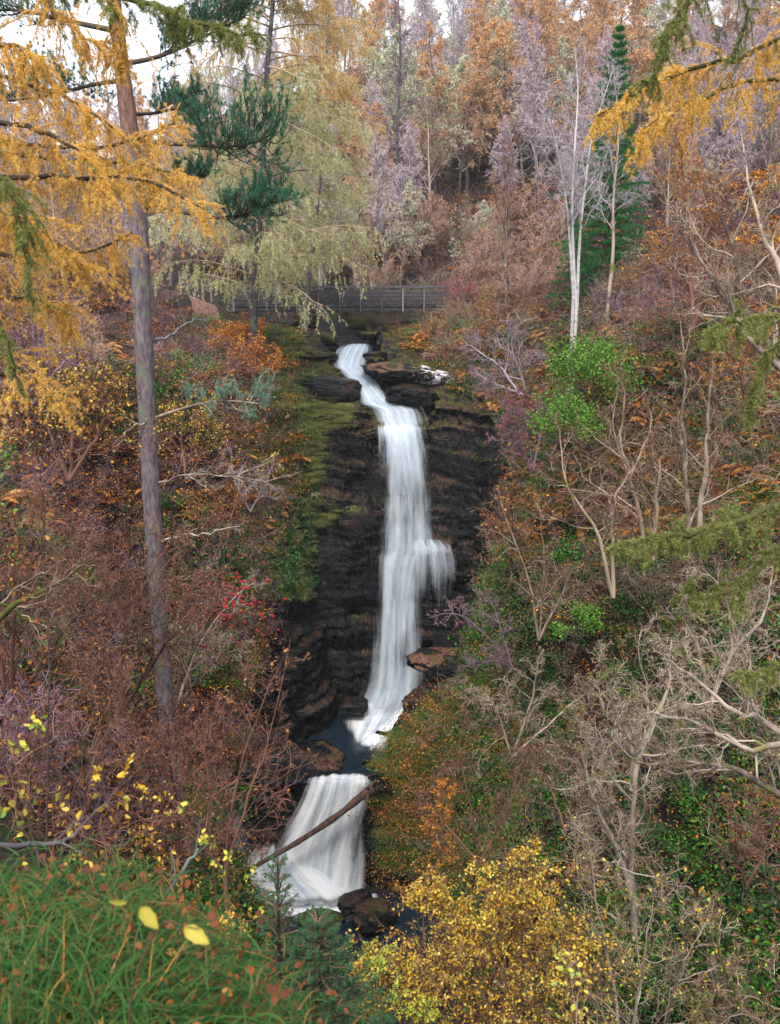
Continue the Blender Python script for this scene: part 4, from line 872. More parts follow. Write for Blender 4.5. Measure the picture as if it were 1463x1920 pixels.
p = at(528, 1700, 7.4); x, y = float(p[0]), 7.4; top = float(at(528, 1575, 7.4)[2]); tree_obj('spruce_sapling', 'young blue-green spruce at the bottom in front of the lower fall', 'spruce', tm, cm, DARK_BARK, [TWIG_BROWN, YSPRUCE], (x, y, top - 4.6))
tm, cm = spruce(3.6, 1.35, 24, 9, YSPRUCE, .028, 11, .018, 11, .15)
p = at(610, 1800, 7.0); x = float(p[0]); top = float(at(610, 1695, 7.0)[2]); tree_obj('spruce_sapling', 'bushy green young spruce right of the first, by the yellow bush', 'spruce', tm, cm, DARK_BARK, [TWIG_BROWN, YSPRUCE], (x, 7.0, top - 3.6))

# ---------------------------------------------------------------- lichen-hung larches beside the bridge
def mid_larch(name, label, pts, Y, r, limbs, seed, Lf, lich=.5, loc=None):
    T = px_trunk(pts, Y, 16); tm, cm = MB(), MB(); tubes(tm, T[None], taper([r], [r * .3], 16), 9)
    S, D, t, pi = spawn(T[None], limbs, .12, 1.0, (1.2, 1.6), bias=(0, 0, .1), flat=.5)
    L = Lf(t) * rng.uniform(.6, 1.15, len(t)); P = grow(S, D, L, 8, .1, .5)
    tubes(cm, P, taper(np.full(len(P), r * .22), np.full(len(P), .01), 8), 4, mat=0)
    low = t < lich
    for sel, m, nn_ in ((low, 2, 8), (~low, 1, 7)):
        if not sel.any(): continue
        Pq = P[sel]; S, D, t2, p2 = spawn(Pq, 27, .1, 1, (.5, 1.2), bias=(0, 0, -.35), flat=.6)
        P2 = grow(S, D, L[sel][p2] * .3 * rng.uniform(.4, 1.2, len(t2)), 6, .15, 1.2); tubes(cm, P2, taper(np.full(len(P2), .011), np.full(len(P2), .004), 6), 3, mat=0)
        S, D, t3, p3 = spawn(P2, 5, .1, 1, (.4, 1.0), bias=(0, 0, -.4)); P3 = grow(S, D, rng.uniform(.15, .55, len(t3)), 4, .18, 1.0); tubes(cm, P3, np.full((len(P3), 4), .006), 3, mat=0)
        for PP, n_ in ((P2, 5), (P3, 4), (Pq, 14)):
            C, Dd = along(PP, n_)
            if m == 2: 
                k = rng.random(len(C)) < .8; tufts(cm, C[k], Dd[k], nn_, .12, .016, 2, .7, grav=.5); tufts(cm, C[~k], Dd[~k], nn_, .08, .012, 1, .8)
            else:
                k = rng.random(len(C)) < .75; tufts(cm, C[k], Dd[k], nn_, .09, .013, 1, .8); tufts(cm, C[~k], Dd[~k], nn_, .1, .015, 2, .8)
    return tree_obj(name, label, 'larch', tm, cm, GREY_BARK, [TWIG_TAN, GOLD, LICHEN])
mid_larch('lichened_larch', 'larch hung with pale green lichen left of the footbridge', [(472, 625), (482, 480), (492, 300), (500, 150), (512, 0), (520, -160)], 47, .22, 78, 1, lambda t: np.interp(t, [0, .1, .35, .7, 1], [3.0, 6.4, 6.4, 4.8, 2.5]), .62)
mid_larch('lichened_larch', 'slimmer orange-tipped larch between the lichen-hung larch and the bridge', [(572, 602), (590, 430), (604, 300), (612, 120), (618, -60)], 55, .15, 56, 2, lambda t: np.interp(t, [0, .3, 1], [2.6, 4.8, 2.2]), .6)
# ================================================================ footbridge, fence, path, log, boulders
WOOD = bark_mat('weathered_wood', (.035, .032, .036), (.15, .135, .14), scale=9, stretch=1, bump=.3)
def box(mb, a, b, w, h, rnd=.5, up=(0, 0, 1)):
    """beam from a to b, w wide, h high, with slightly chamfered edges"""
    a, b = np.array(a, float), np.array(b, float); d = unit(b - a); up = np.array(up, float); s = unit(np.cross(d, up)); u = np.cross(s, d)
    c = .12 * min(w, h); pr = [(-w / 2 + c, -h / 2), (w / 2 - c, -h / 2), (w / 2, -h / 2 + c), (w / 2, h / 2 - c), (w / 2 - c, h / 2), (-w / 2 + c, h / 2), (-w / 2, h / 2 - c), (-w / 2, -h / 2 + c)]
    V = [p + s * x + u * z for p in (a, b) for x, z in pr]; Q = [[i, (i + 1) % 8, 8 + (i + 1) % 8, 8 + i] for i in range(8)]
    for o in (0, 8): Q += [[o, o + 1, o + 2, o + 3], [o, o + 3, o + 4, o + 7], [o + 4, o + 5, o + 6, o + 7]]
    mb.add(V, Q=Q, rnd=rnd)
BX0, BX1, BY, BZ = -10.0, 3.6, 58.0, -3.85
br = thing('footbridge', 'long grey wooden footbridge with slatted railings crossing above the waterfall', 'bridge', (BX0, BY, BZ))
o_ = np.array([BX0, BY, BZ]); Lb = BX1 - BX0
mb = MB()
for i in range(int(Lb / .16)): box(mb, (i * .16 + .07, -.75, .0), (i * .16 + .07, .75, .0), .14, .05, rng.random())
mb.build('deck', WOOD, br, False)
for y in (-.62, .62): mb = MB(); box(mb, (0, y, -.2), (Lb, y, -.2), .14, .3); mb.build('beam', WOOD, br, False)
for y in (-.8, .8):
    rl = None
    for j, z in enumerate((.16, .4, .64, .88, 1.16)):
        mb = MB(); box(mb, (-.05, y, z), (Lb + .05, y, z), .05 if j < 4 else .16, .14 if j < 4 else .09, .3 + .1 * j); mb.build('rail', WOOD, br, False)
    for i in range(11): mb = MB(); x = .1 + i * (Lb - .2) / 10; yy = y + math.copysign(.075, y); box(mb, (x, yy, -.33), (x, yy, 1.12), .1, .1, rng.random(), (0, 1, 0)); mb.build('post', WOOD, br, False)
def boulder_mb(sx, sy, sz, seed, strat=.12, n=26):
    mb = MB(); th = np.linspace(0, math.pi, n); ph = np.linspace(0, 2 * math.pi, 2 * n, endpoint=False); A, B = np.meshgrid(th, ph, indexing='ij')
    d = np.stack([np.sin(A) * np.cos(B), np.sin(A) * np.sin(B), np.cos(A)], -1); q = np.sign(d) * np.abs(d) ** .75
    P = q * [sx, sy, sz]; P = P * (1 + .3 * fbm(d[..., 0] * 1.6, d[..., 1] * 1.6, d[..., 2] * 1.6 + seed, 4, seed)[..., None])
    k = P[..., 2] + .15 * P[..., 0] + seed; f = k / strat - np.floor(k / strat); P[..., :2] *= (1 - .14 * np.exp(-(f / .25) ** 2) + .08 * _h(np.floor(k / strat).astype(np.int64), 0, 0, seed))[..., None]
    m = 2 * n; i, j = np.meshgrid(np.arange(n - 1), np.arange(m), indexing='ij'); b = i * m + j; b2 = i * m + (j + 1) % m
    mb.add(P.reshape(-1, 3), Q=np.stack([b, b2, b2 + m, b + m], -1).reshape(-1, 4)); return mb
ROCK_WET = rock_mat('rock_wet', .12, .75); ROCK_TAN = rock_mat('rock_tan', tan=1.0, moss_lo=.6); ROCK_MOSS = rock_mat('rock_mossy', .5, .42); ROCK_WHITE = rock_mat('rock_white_patched', 1.0, .62, white=1)
def boulder(name, label, px, py, Y, s, seed, mat=MAT_ROCK, dz=0, rz=0, tilt=0):
    o = boulder_mb(*s, seed).build(name, mat); p = at(px, py, Y); o.location = (p[0], p[1], p[2] + dz); o.rotation_euler = (tilt, R(5), rz); tag(o, label, 'rock'); return o
boulder('rock_slab', 'flat brown rock slab with white lichen patches right of the top cascade', 765, 694, 50.2, (2.5, 1.3, .5), 3, ROCK_WHITE, -.15, .1)
boulder('rock_slab', 'pinkish flat rock slab left of the top cascade', 598, 662, 52.3, (1.25, 1.2, .28), 5, ROCK_TAN, -.1)
boulder('boulder', 'dark wet rounded boulder left of the slide below the top cascade', 620, 728, 49.4, (1.65, 1.0, .75), 8, ROCK_WET, -.1)
boulder('boulder', 'dark low rock right of the slide above the main fall', 770, 735, 49.0, (1.4, 1.0, .6), 12, ROCK_WET, -.2)
boulder('boulder', 'small mossy boulder in the stream below the footbridge', 612, 634, 54.5, (.75, .6, .32), 15, ROCK_MOSS)
boulder('boulder', 'mossy boulder under the left side of the footbridge', 575, 602, 57.0, (.8, .7, .5), 17, ROCK_MOSS)
boulder('boulder', 'mossy boulder in the stream under the footbridge', 668, 606, 57.0, (.6, .6, .4), 18, ROCK_MOSS)
boulder('boulder', 'dark flat rock on the right of the stream above the cascade', 700, 630, 54.5, (.9, .6, .25), 19, MAT_ROCK)
boulder('rock_ledge', 'orange-brown pointed rock ledge jutting out right of the foot of the main fall', 850, 1243, 39.6, (1.9, 1.3, .42), 22, ROCK_TAN, 0, .2)
boulder('boulder', 'small wet black rock in the foam left of the foot of the main fall', 662, 1318, 42.6, (.75, .7, .45), 25, ROCK_WET, -.2)
boulder('rock_ledge', 'broad dark rock hump left of the lip of the lower fall', 545, 1425, 39.0, (2.6, 1.5, .95), 28, rock_mat('rock_browned', .5, .6), -.2)
boulder('boulder', 'wet black boulder at the right foot of the lower fall', 664, 1682, 34.8, (.85, .5, .36), 41, ROCK_WET, -.25, .5)
boulder('boulder', 'low grey mossy rock below the foam of the lower fall', 600, 1725, 34.2, (1.1, .7, .35), 47, ROCK_MOSS, -.1, .3)
boulder('boulder', 'dark rock between the lower fall and the yellow bush', 700, 1712, 34.0, (1.0, .8, .55), 52, MAT_ROCK, -.1, .8)
# log across the lower fall
P = pxline([(445, 1648, 34.4), (490, 1618, 34.6), (560, 1578, 35.0), (632, 1530, 35.4), (672, 1498, 35.7), (700, 1478, 35.9)], 24); tm = MB()
rr = np.interp(np.linspace(0, 1, 24), [0, .5, .85, 1], [.09, .13, .19, .26]) * (1 + .08 * rng.normal(size=24)); tubes(tm, P[None], rr[None], 14)
lg = thing('fallen_log', 'brown fallen log lying slanted across the lower fall', 'log'); tm.build('stem', bark_mat('log_bark', (.035, .02, .016), (.16, .09, .065), scale=5, stretch=4, bump=.8), lg)
S = np.repeat(P[-3:-1].mean(0)[None], 7, 0); rm = MB(); Q_ = grow(S, rng.normal(size=(7, 3)) * [1, .6, 1] + [.9, 0, .3], rng.uniform(.5, 1.1, 7), 6, .25, .3); tubes(rm, Q_, taper(np.full(7, .1), np.full(7, .02), 6), 6); rm.build('roots', DARK_BARK, lg)
# rail fence by the path and the path
fn = thing('rail_fence', 'short dark wooden rail fence stepping down beside the path left of the bridge', 'fence')
pts = [at(338, 536, 61), at(352, 541, 60.6), at(366, 546, 60.3), at(380, 549, 60), at(396, 552, 59.6)]
for i in range(4):
    for z in (.25, .55, .85): mb = MB(); box(mb, pts[i] + [0, 0, z], pts[i + 1] + [0, 0, z], .05, .16); mb.build('rail', WOOD, fn, False)
for p in pts: mb = MB(); box(mb, p - [0, 0, .5], p + [0, 0, .95], .12, .12, .5, (0, 1, 0)); mb.build('post', WOOD, fn, False)
m, nt, out = newmat('trodden_path'); g_ = nt.nodes.new('ShaderNodeNewGeometry'); n_ = node(nt, 'ShaderNodeTexNoise', Scale=6.0, Detail=6.0); nt.links.new(g_.outputs['Position'], n_.inputs['Vector'])
p_ = node(nt, 'ShaderNodeBsdfPrincipled', Roughness=.95); nt.links.new(ramp(nt, n_.outputs[0], [(.35, (.07, .035, .025)), (.65, (.17, .085, .06))]), p_.inputs['Base Color']); nt.links.new(p_.outputs[0], out.inputs[0])
cl = smooth_line(np.array([[-9.9, 58, 0], [-11.5, 58.6, 0], [-12.6, 57.4, 0], [-11.6, 54.5, 0], [-10.4, 51, 0], [-10.9, 47, 0], [-12, 42, 0]]), 90); d = unit(np.gradient(cl, axis=0)); n_ = np.stack([-d[:, 1], d[:, 0]], 1)
s = np.linspace(-.75, .75, 9); X = cl[:, 0:1] + n_[:, 0:1] * s; Y = cl[:, 1:2] + n_[:, 1:2] * s; Z = H(X, Y) + .05
b = (np.arange(89)[:, None] * 9 + np.arange(8)).reshape(-1); mb = MB(); mb.add(np.stack([X, Y, Z], -1), Q=np.stack([b, b + 1, b + 10, b + 9], -1)); o = mb.build('path', m); o['kind'] = 'structure'

# ================================================================ Scots pine on the left bank
pt = thing('scots_pine', 'tall Scots pine with one bare grey trunk and dark green boughs on the left', 'pine tree')
T = pxline([(321, 1430, 19), (308, 1290, 19), (297, 1130, 19), (286, 960, 19), (276, 780, 19), (268, 600, 19), (260, 420, 19), (246, 270, 19), (228, 120, 19), (213, -20, 19), (205, -180, 19)], 60)
T[0] += [.02, 0, -1.0]; rad = np.interp(np.linspace(0, 1, 60), [0, .3, .6, .75, .88, 1], [.19, .19, .185, .165, .12, .09]) * (1 + .03 * rng.normal(size=60))
m, nt, out = newmat('pine_bark'); g_ = nt.nodes.new('ShaderNodeNewGeometry'); sx = nt.nodes.new('ShaderNodeSeparateXYZ'); nt.links.new(g_.outputs['Position'], sx.inputs[0])
mp = nt.nodes.new('ShaderNodeMapping'); mp.inputs['Scale'].default_value = (1, 1, .3); nt.links.new(g_.outputs['Position'], mp.inputs[0])
n1 = node(nt, 'ShaderNodeTexNoise', Scale=14.0, Detail=6.0, Roughness=.7); nt.links.new(mp.outputs[0], n1.inputs['Vector']); n2 = node(nt, 'ShaderNodeTexNoise', Scale=2.0, Detail=5.0); nt.links.new(g_.outputs['Position'], n2.inputs['Vector'])
grey = ramp(nt, n1.outputs[0], [(.3, (.04, .032, .035)), (.5, (.13, .10, .11)), (.7, (.24, .2, .2))]); red = ramp(nt, n1.outputs[0], [(.3, (.06, .028, .02)), (.5, (.17, .085, .055)), (.7, (.3, .17, .11))])
mr = node(nt, 'ShaderNodeMapRange'); nt.links.new(sx.outputs[2], mr.inputs[0]); mr.inputs[1].default_value = .2; mr.inputs[2].default_value = 2.6; c = mix(nt, mr.outputs[0], grey, red)
c = mix(nt, ramp(nt, n2.outputs[0], [(.56, (0, 0, 0)), (.64, (.6, .6, .6))]), c, (.14, .17, .1))
p_ = node(nt, 'ShaderNodeBsdfPrincipled', Roughness=.85); nt.links.new(c, p_.inputs['Base Color']); bp = node(nt, 'ShaderNodeBump', Strength=.9, Distance=.04); nt.links.new(n1.outputs[0], bp.inputs['Height']); nt.links.new(bp.outputs[0], p_.inputs['Normal']); nt.links.new(p_.outputs[0], out.inputs[0]); PINEBARK = m
mb = MB(); tubes(mb, T[None], rad[None], 14); mb.build('trunk', PINEBARK, pt)
def pine_bough(pts, r, pads, parent, mats=(DARK_BARK, PINE), ln=.085, lab=None, dens=1.0):
    """limb through guide points; pads = fraction of the limb, half-length, lift, count"""
    mb = MB(); B = pxline(pts, 16); tubes(mb, B[None], taper([r], [r * .3], 16), 7, mat=0)
    for t0, t1, n, L in pads:
        n = int(n * 1.3); S, D, t, pi = spawn(B[None], n, t0, t1, (.5, 1.3), bias=(0, 0, .3), flat=.6); P2 = grow(S, D, L * rng.uniform(.5, 1.1, n), 6, .2, -.5); tubes(mb, P2, taper(np.full(n, r * .25), np.full(n, .006), 6), 4, mat=0)
        S, D, t2, p2 = spawn(P2, int(8 * dens), .15, 1, (.3, 1.0), bias=(0, 0, .35), flat=.3); P3 = grow(S, D, L * .38 * rng.uniform(.5, 1.2, len(t2)), 5, .2, -.7); tubes(mb, P3, np.full((len(P3), 5), .005), 3, mat=0)
        C, D = along(P3, 4, .25, 1); tufts(mb, C, D, 18, ln, .0065, 1, .75)
        C = P3[:, -1]; tufts(mb, C, unit(P3[:, -1] - P3[:, -2]), 22, ln * 1.1, .008, 1, .7)
    o = mb.build('bough', list(mats), parent); 
    if lab: o['label'] = lab
    return o
pine_bough([(248, 262, 19), (300, 267, 18.7), (370, 272, 18.3), (430, 275, 18), (500, 262, 17.8)], .06, [(.55, 1, 26, 1.0)], pt)
pine_bough([(256, 372, 19), (320, 392, 18.6), (400, 408, 18.2), (460, 400, 18), (515, 378, 17.8)], .055, [(.55, 1, 24, .75)], pt)
pine_bough([(240, 215, 19), (290, 212, 19.3), (335, 205, 19.6), (372, 225, 19.8)], .04, [(.25, 1, 20, .8)], pt)
pine_bough([(232, 120, 19), (300, 105, 19.2), (380, 70, 19.4), (460, 30, 19.5)], .055, [(.3, 1, 32, 1.1)], pt)
pine_bough([(228, 60, 19), (130, 40, 19.2), (40, 20, 19), (-60, 20, 19)], .06, [(.25, 1, 26, 1.0)], pt)
pine_bough([(236, 150, 19), (170, 160, 19.5), (90, 180, 20), (10, 190, 20.2)], .05, [(.25, 1, 26, 1.0)], pt)
pine_bough([(215, -10, 19), (300, -20, 18.5), (400, -30, 18.2), (470, 10, 18)], .05, [(.35, 1, 22, 1.1)], pt)
pine_bough([(262, 410, 19), (310, 350, 19.8), (350, 335, 20.4), (390, 330, 20.8)], .03, [(.45, 1, 12, .5)], pt)
PINEDULL = leaf_mat('blue_green_needles', [(.06, .14, .1), (.13, .26, .18), (.24, .36, .26)], .25)
pine_bough([(289, 784, 19), (330, 770, 18.8), (380, 756, 18.6), (440, 752, 18.4), (505, 760, 18.2)], .035, [(.35, 1, 16, .62)], pt, (PALE_BARK, PINEDULL), .06, 'pale lower bough with blue-green needles')
def dead_limb(pts, r, parent, mat, n=12, L=.6):
    mb = MB(); B = pxline(pts, 14) + rng.normal(size=(14, 3)) * .02; tubes(mb, B[None], taper([r], [r * .25], 14), 6); S, D, t, pi = spawn(B[None], n, .2, 1, (.4, 1.1), bias=(0, 0, .1)); P2 = grow(S, D, L * rng.uniform(.4, 1.2, n), 5, .2, 0); tubes(mb, P2, taper(np.full(n, r * .3), np.full(n, .004), 5), 3)
    S, D, t, pi = spawn(P2, 6, .2, 1, (.4, 1.1)); P3 = grow(S, D, np.full(len(t), L * .35), 4, .2, 0); tubes(mb, P3, np.full((len(P3), 4), .0035), 3); o = mb.build('dead_limb', mat, parent)
dead_limb([(300, 905, 19), (340, 892, 18.6), (400, 890, 18.2), (500, 905, 17.6)], .03, pt, PALE_BARK, 16, .7)
dead_limb([(302, 1015, 19), (340, 1003, 18.7), (390, 1000, 18.4), (445, 985, 18)], .03, pt, PALE_BARK, 8, .4)
dead_limb([(285, 790, 19), (250, 800, 18.6), (215, 840, 18.2)], .02, pt, PALE_BARK, 6, .4)
dead_limb([(270, 640, 19), (310, 632, 19.4), (350, 608, 19.8), (378, 600, 20)], .045, pt, GREY_BARK, 6, .5)
dead_limb([(262, 672, 19), (235, 680, 18.8), (200, 676, 18.5)], .02, pt, PALE_BARK, 5, .3)
dead_limb([(295, 1100, 19), (330, 1085, 18.7), (360, 1087, 18.5)], .02, pt, PALE_BARK, 5, .3)

# ================================================================ golden larch at the left, its trunk outside the picture
gl = thing('golden_larch', 'golden larch reaching in from the left edge with drooping needle sprays', 'larch')
xg, yg = -6.6, 9.8; T = np.stack([np.full(16, xg) + .05 * rng.normal(size=16), np.full(16, yg), np.linspace(gz(xg, yg), 9, 16)], 1); mb = MB(); tubes(mb, T[None], taper([.2], [.08], 16), 12); mb.build('trunk', GREY_BARK, gl)
def larch_bough(pts, r=.03, k=18, nsec=34, lsec=.62, nter=6, lter=.22, mats=(DARK_BARK, GOLD), lab=None, step=.016, nn=9, nl=.03, nw=.0042, **kw):
    mb = MB(); B = pxline(pts, k); B += rng.normal(size=B.shape) * .012; hung_branch(mb, B, r, nsec, lsec, nter, lter, step, nn, nl, nw, **kw); o = mb.build('bough', list(mats), pts_parent[0]); 
    if lab: o['label'] = lab
pts_parent = [gl]
GB = [[(-180, 250, 9.8), (-40, 262, 9.2), (100, 275, 8.6), (230, 268, 8.2), (330, 232, 8)], [(-180, 330, 9.8), (0, 330, 9), (150, 335, 8.4), (270, 340, 8), (385, 392, 7.7)], [(-180, 120, 9.8), (-60, 130, 9), (40, 150, 8.5), (130, 185, 8.2), (210, 240, 8)], [(-180, 420, 9.8), (-20, 420, 8.8), (90, 440, 8.2), (160, 500, 8)],
      [(-180, 40, 9.8), (-80, 60, 8.6), (0, 80, 8.2), (70, 110, 8)], [(-180, 560, 9.8), (-40, 555, 8.4), (60, 560, 8), (130, 590, 7.8)], [(-180, 300, 9.8), (0, 290, 9.4), (140, 300, 9), (260, 310, 8.8), (350, 330, 8.7)], [(-180, 640, 9.8), (-60, 650, 8.6), (40, 690, 8.2), (120, 760, 8)], [(-180, 210, 9.8), (-60, 215, 8.4), (60, 240, 8), (150, 290, 7.6), (200, 350, 7.5)],
      [(-180, 480, 9.8), (-60, 470, 9.0), (60, 480, 8.6), (170, 470, 8.4), (250, 440, 8.2)], [(-180, 360, 9.8), (-60, 380, 8), (20, 400, 7.6), (80, 440, 7.4)]]
for i, b in enumerate(GB): larch_bough(b, nsec=30 if i != 1 else 38, lsec=.5 if i in (0, 1) else .62)
larch_bough([(-180, -60, 9.8), (0, -40, 9.0), (150, -20, 8.6), (280, 10, 8.3), (330, 28, 8.2), (400, 50, 8.1), (480, 66, 8)], r=.03, nsec=46, lsec=.34, nter=5, lter=.12, mats=(MOSS_BARK, MOSS), lab='mossy green bough across the top', nn=8, nl=.05, nw=.005)
larch_bough([(200, -60, 8.8), (215, 0, 8.7), (225, 60, 8.6), (222, 120, 8.6)], r=.015, nsec=26, lsec=.5, nter=4, lter=.2, grav=1.6)
larch_bough([(100, -60, 8.8), (90, 0, 8.7), (150, 60, 8.6), (190, 90, 8.6)], r=.015, nsec=24, lsec=.5, nter=4, lter=.2, grav=1.6)
larch_bough([(-100, 330, 7.6), (-20, 330, 7.2), (20, 350, 7.0), (38, 420, 6.9), (55, 560, 6.9)], r=.018, nsec=22, lsec=.4, nter=4, lter=.16, mats=(MOSS_BARK, MOSS), lab='hanging bough bearded with green moss', nn=9, nl=.045, nw=.004, grav=1.6)
larch_bough([(-100, 600, 6.6), (-10, 610, 6.5), (20, 650, 6.4), (40, 740, 6.4)], r=.016, nsec=14, lsec=.16, nter=3, lter=.08, mats=(MOSS_BARK, MOSS), lab='short thick moss-covered twig at the left edge', nn=9, nl=.035, nw=.004)

# ================================================================ mossy larch at the right, its trunk outside the picture
ml = thing('mossy_larch', 'moss-draped larch reaching in from the right edge', 'larch'); pts_parent = [ml]
xg, yg = 5.4, 8.2; T = np.stack([np.full(20, xg), np.full(20, yg), np.linspace(gz(xg, yg), 8, 20)], 1); mb = MB(); tubes(mb, T[None], taper([.3], [.1], 20), 12); mb.build('trunk', DARK_BARK, ml)
larch_bough([(1700, 80, 8.2), (1560, 70, 7.6), (1463, 75, 7), (1400, 98, 6.8), (1325, 122, 6.6), (1260, 140, 6.4), (1190, 175, 6.3), (1120, 225, 6.3)], r=.026, nsec=44, lsec=.36, nter=5, lter=.17, mats=(MOSS_BARK, GOLD), lab='golden bough at the top right')
larch_bough([(1600, 150, 8), (1463, 150, 7.6), (1380, 160, 7.4), (1300, 185, 7.2), (1230, 230, 7.1), (1190, 260, 7)], r=.02, nsec=34, lsec=.42, nter=5, lter=.17, mats=(MOSS_BARK, GOLD), lab='golden bough below the top one')
larch_bough([(1700, -120, 8.2), (1450, -80, 6.4), (1330, -30, 5.8), (1295, 10, 5.6), (1262, 55, 5.5), (1235, 110, 5.5), (1205, 155, 5.5)], r=.028, nsec=44, lsec=.2, nter=4, lter=.08, mats=(MOSS_BARK, MOSS), lab='dark mossy bough hanging from the top right', nn=8, nl=.028, nw=.0035)
larch_bough([(1600, -60, 7), (1420, -40, 6.4), (1400, 40, 6.2), (1382, 110, 6.2)], r=.012, nsec=20, lsec=.25, nter=4, lter=.1, mats=(DARK_BARK, MOSS), nn=6, nl=.025, nw=.003)
for i, (b, r, n, l, tl) in enumerate([([(1700, 880, 8.2), (1560, 900, 7), (1463, 945, 6.4), (1390, 972, 6.2), (1310, 998, 6), (1230, 1008, 5.9), (1165, 1022, 5.8)], .035, 70, .26, 'thick moss-covered bough at the right edge'), ([(1700, 1000, 8.2), (1540, 1020, 7), (1463, 1040, 6.6), (1400, 1088, 6.4), (1330, 1118, 6.3), (1285, 1102, 6.2)], .022, 40, .3, None),
      ([(1600, 1240, 6.6), (1463, 1256, 6), (1390, 1268, 5.8)], .02, 16, .16, None), ([(1600, 570, 7), (1463, 592, 6.6), (1380, 602, 6.4), (1330, 630, 6.3)], .014, 26, .22, None), ([(1600, 600, 7), (1470, 640, 6.6), (1432, 670, 6.5), (1415, 730, 6.5), (1405, 790, 6.5)], .014, 18, .2, None)]):
    larch_bough(b, r=r, nsec=n, lsec=l, nter=5, lter=.09, mats=(MOSS_BARK, MOSS), lab=tl, nn=11, nl=.036, nw=.0042, step=.011, grav=1.5)

# ================================================================ bare and leafy trees and shrubs on the two banks
def root_of(pts, Y): p = at(pts[0][0], pts[0][1], Y); return p
def bank_tree(name, label, cat, lines, Y, r, mats, limbs=12, ll=.35, lift=.2, sub=(6, 5, 3), wander=.32, twr=.005, tmat=None, h=None, root=True, lo=.1, ang=(.5, 1.2), **kw):
    Ts = []
    for pts in lines:
        a = np.array([(p[0], p[1], p[2] if len(p) > 2 else Y) for p in pts], float); T = smooth_line(at(a[:, 0], a[:, 1], a[:, 2]), 14)
        if root:
            zg = gz(T[0, 0], T[0, 1])
            if T[0, 2] > zg: T = np.vstack([[T[0, 0], T[0, 1], zg], T])[:14] if T[0, 2] - zg < 4 else T
        T[1:-1] += rng.normal(size=(len(T) - 2, 3)) * r * .35
        Ts.append(T[:14])
    if mats[0] in (PALE_BARK, WHITE_TWIG, TWIG_TAN): mats = (list(mats) + [mats[0]])[:2] + [{PALE_BARK: TWIG_TAN, WHITE_TWIG: TWIG_PURPLE, TWIG_TAN: TWIG_BROWN}[mats[0]]]; kw['tmi'] = 2
    h = h or float(np.linalg.norm(Ts[0][-1] - Ts[0][0])); tm, cm = broad_tree(h, r, limbs, lo, ll, ang, lift, sub, wander, trunkP=np.array(Ts), twr=twr, **kw)
    return tree_obj(name, label, cat, tm, cm, tmat or mats[0], mats)
# right bank, near to far
bank_tree('pale_bare_tree', 'crooked pale bare tree with tangled twigs at lower right in front of dark ivy', 'bare tree', [[(1190, 1760), (1184, 1600), (1186, 1480), (1178, 1390), (1150, 1310), (1130, 1240)], [(1190, 1700), (1150, 1580), (1110, 1490), (1090, 1400)], [(1186, 1480), (1210, 1380), (1250, 1300), (1260, 1200)]], 15, .075, [PALE_BARK], 15, .5, .35, (7, 5, 3), .34, .006, h=4.2)
bank_tree('pale_bare_tree', 'pale bare tree leaning in low from the right edge with long forked limbs', 'bare tree', [[(1640, 1560, 12), (1480, 1498, 12), (1380, 1445, 12), (1300, 1425, 12.2), (1205, 1432, 12.4), (1165, 1385, 12.5)], [(1640, 1560, 12), (1463, 1375, 12), (1380, 1332, 12.3), (1300, 1268, 12.6), (1240, 1235, 12.8)], [(1640, 1560, 12), (1500, 1400, 11.6), (1400, 1405, 11.5), (1290, 1350, 11.5), (1200, 1340, 11.4)]], 12, .07, [PALE_BARK], 14, .42, .3, (7, 5, 3), .32, .005, h=3.6, root=False)
bank_tree('pale_bare_tree', 'pale bare tree with wavy branches at the right below the mossy bough', 'bare tree', [[(1330, 1330), (1310, 1220), (1280, 1150), (1290, 1080)], [(1330, 1330), (1370, 1230), (1430, 1150), (1450, 1060)]], 17, .06, [PALE_BARK], 13, .45, .3, (7, 5, 2), .32, .006, h=4)
bank_tree('thin_grey_tree', 'two thin grey stems rising from green ivy on the right bank', 'bare tree', [[(1290, 1060), (1289, 930), (1284, 800), (1282, 690), (1275, 600)], [(1306, 1010), (1322, 880), (1330, 760), (1336, 640)]], 27, .1, [TWIG_TAN], 13, .3, .4, (6, 5, 3), .28, .007, tmat=PALE_BARK, h=7)
bank_tree('pale_limbed_tree', 'lichen-pale tree with long bending limbs at the right edge above', 'bare tree', [[(1560, 760, 17), (1465, 515, 17), (1432, 445, 17.2), (1405, 350, 17.4), (1390, 250, 17.6)], [(1500, 720, 17), (1410, 640, 17), (1355, 560, 17), (1300, 465, 17), (1262, 418, 17)], [(1500, 700, 17), (1400, 600, 17.5), (1380, 480, 17.6), (1345, 380, 17.8), (1320, 300, 18)]], 17, .075, [PALE_BARK], 12, .4, .4, (6, 5, 3), .28, .006, h=4.5, root=False)
bank_tree('bare_tree', 'slim bare tree with grey twigs left of the two thin grey stems', 'bare tree', [[(1215, 1050), (1190, 930), (1165, 830), (1170, 740), (1140, 680)], [(1225, 1050), (1235, 900), (1250, 820)]], 28, .08, [TWIG_TAN], 13, .4, .3, (6, 5, 3), .3, .008, h=6)
bank_tree('bare_tree', 'bare brown tree on the right bank just above the mossy bough tip', 'bare tree', [[(1150, 1120), (1120, 1000), (1060, 900), (1050, 800)], [(1150, 1120), (1150, 950), (1190, 870)]], 25, .07, [TWIG_TAN], 14, .4, .2, (6, 5, 3), .3, .008, h=5)
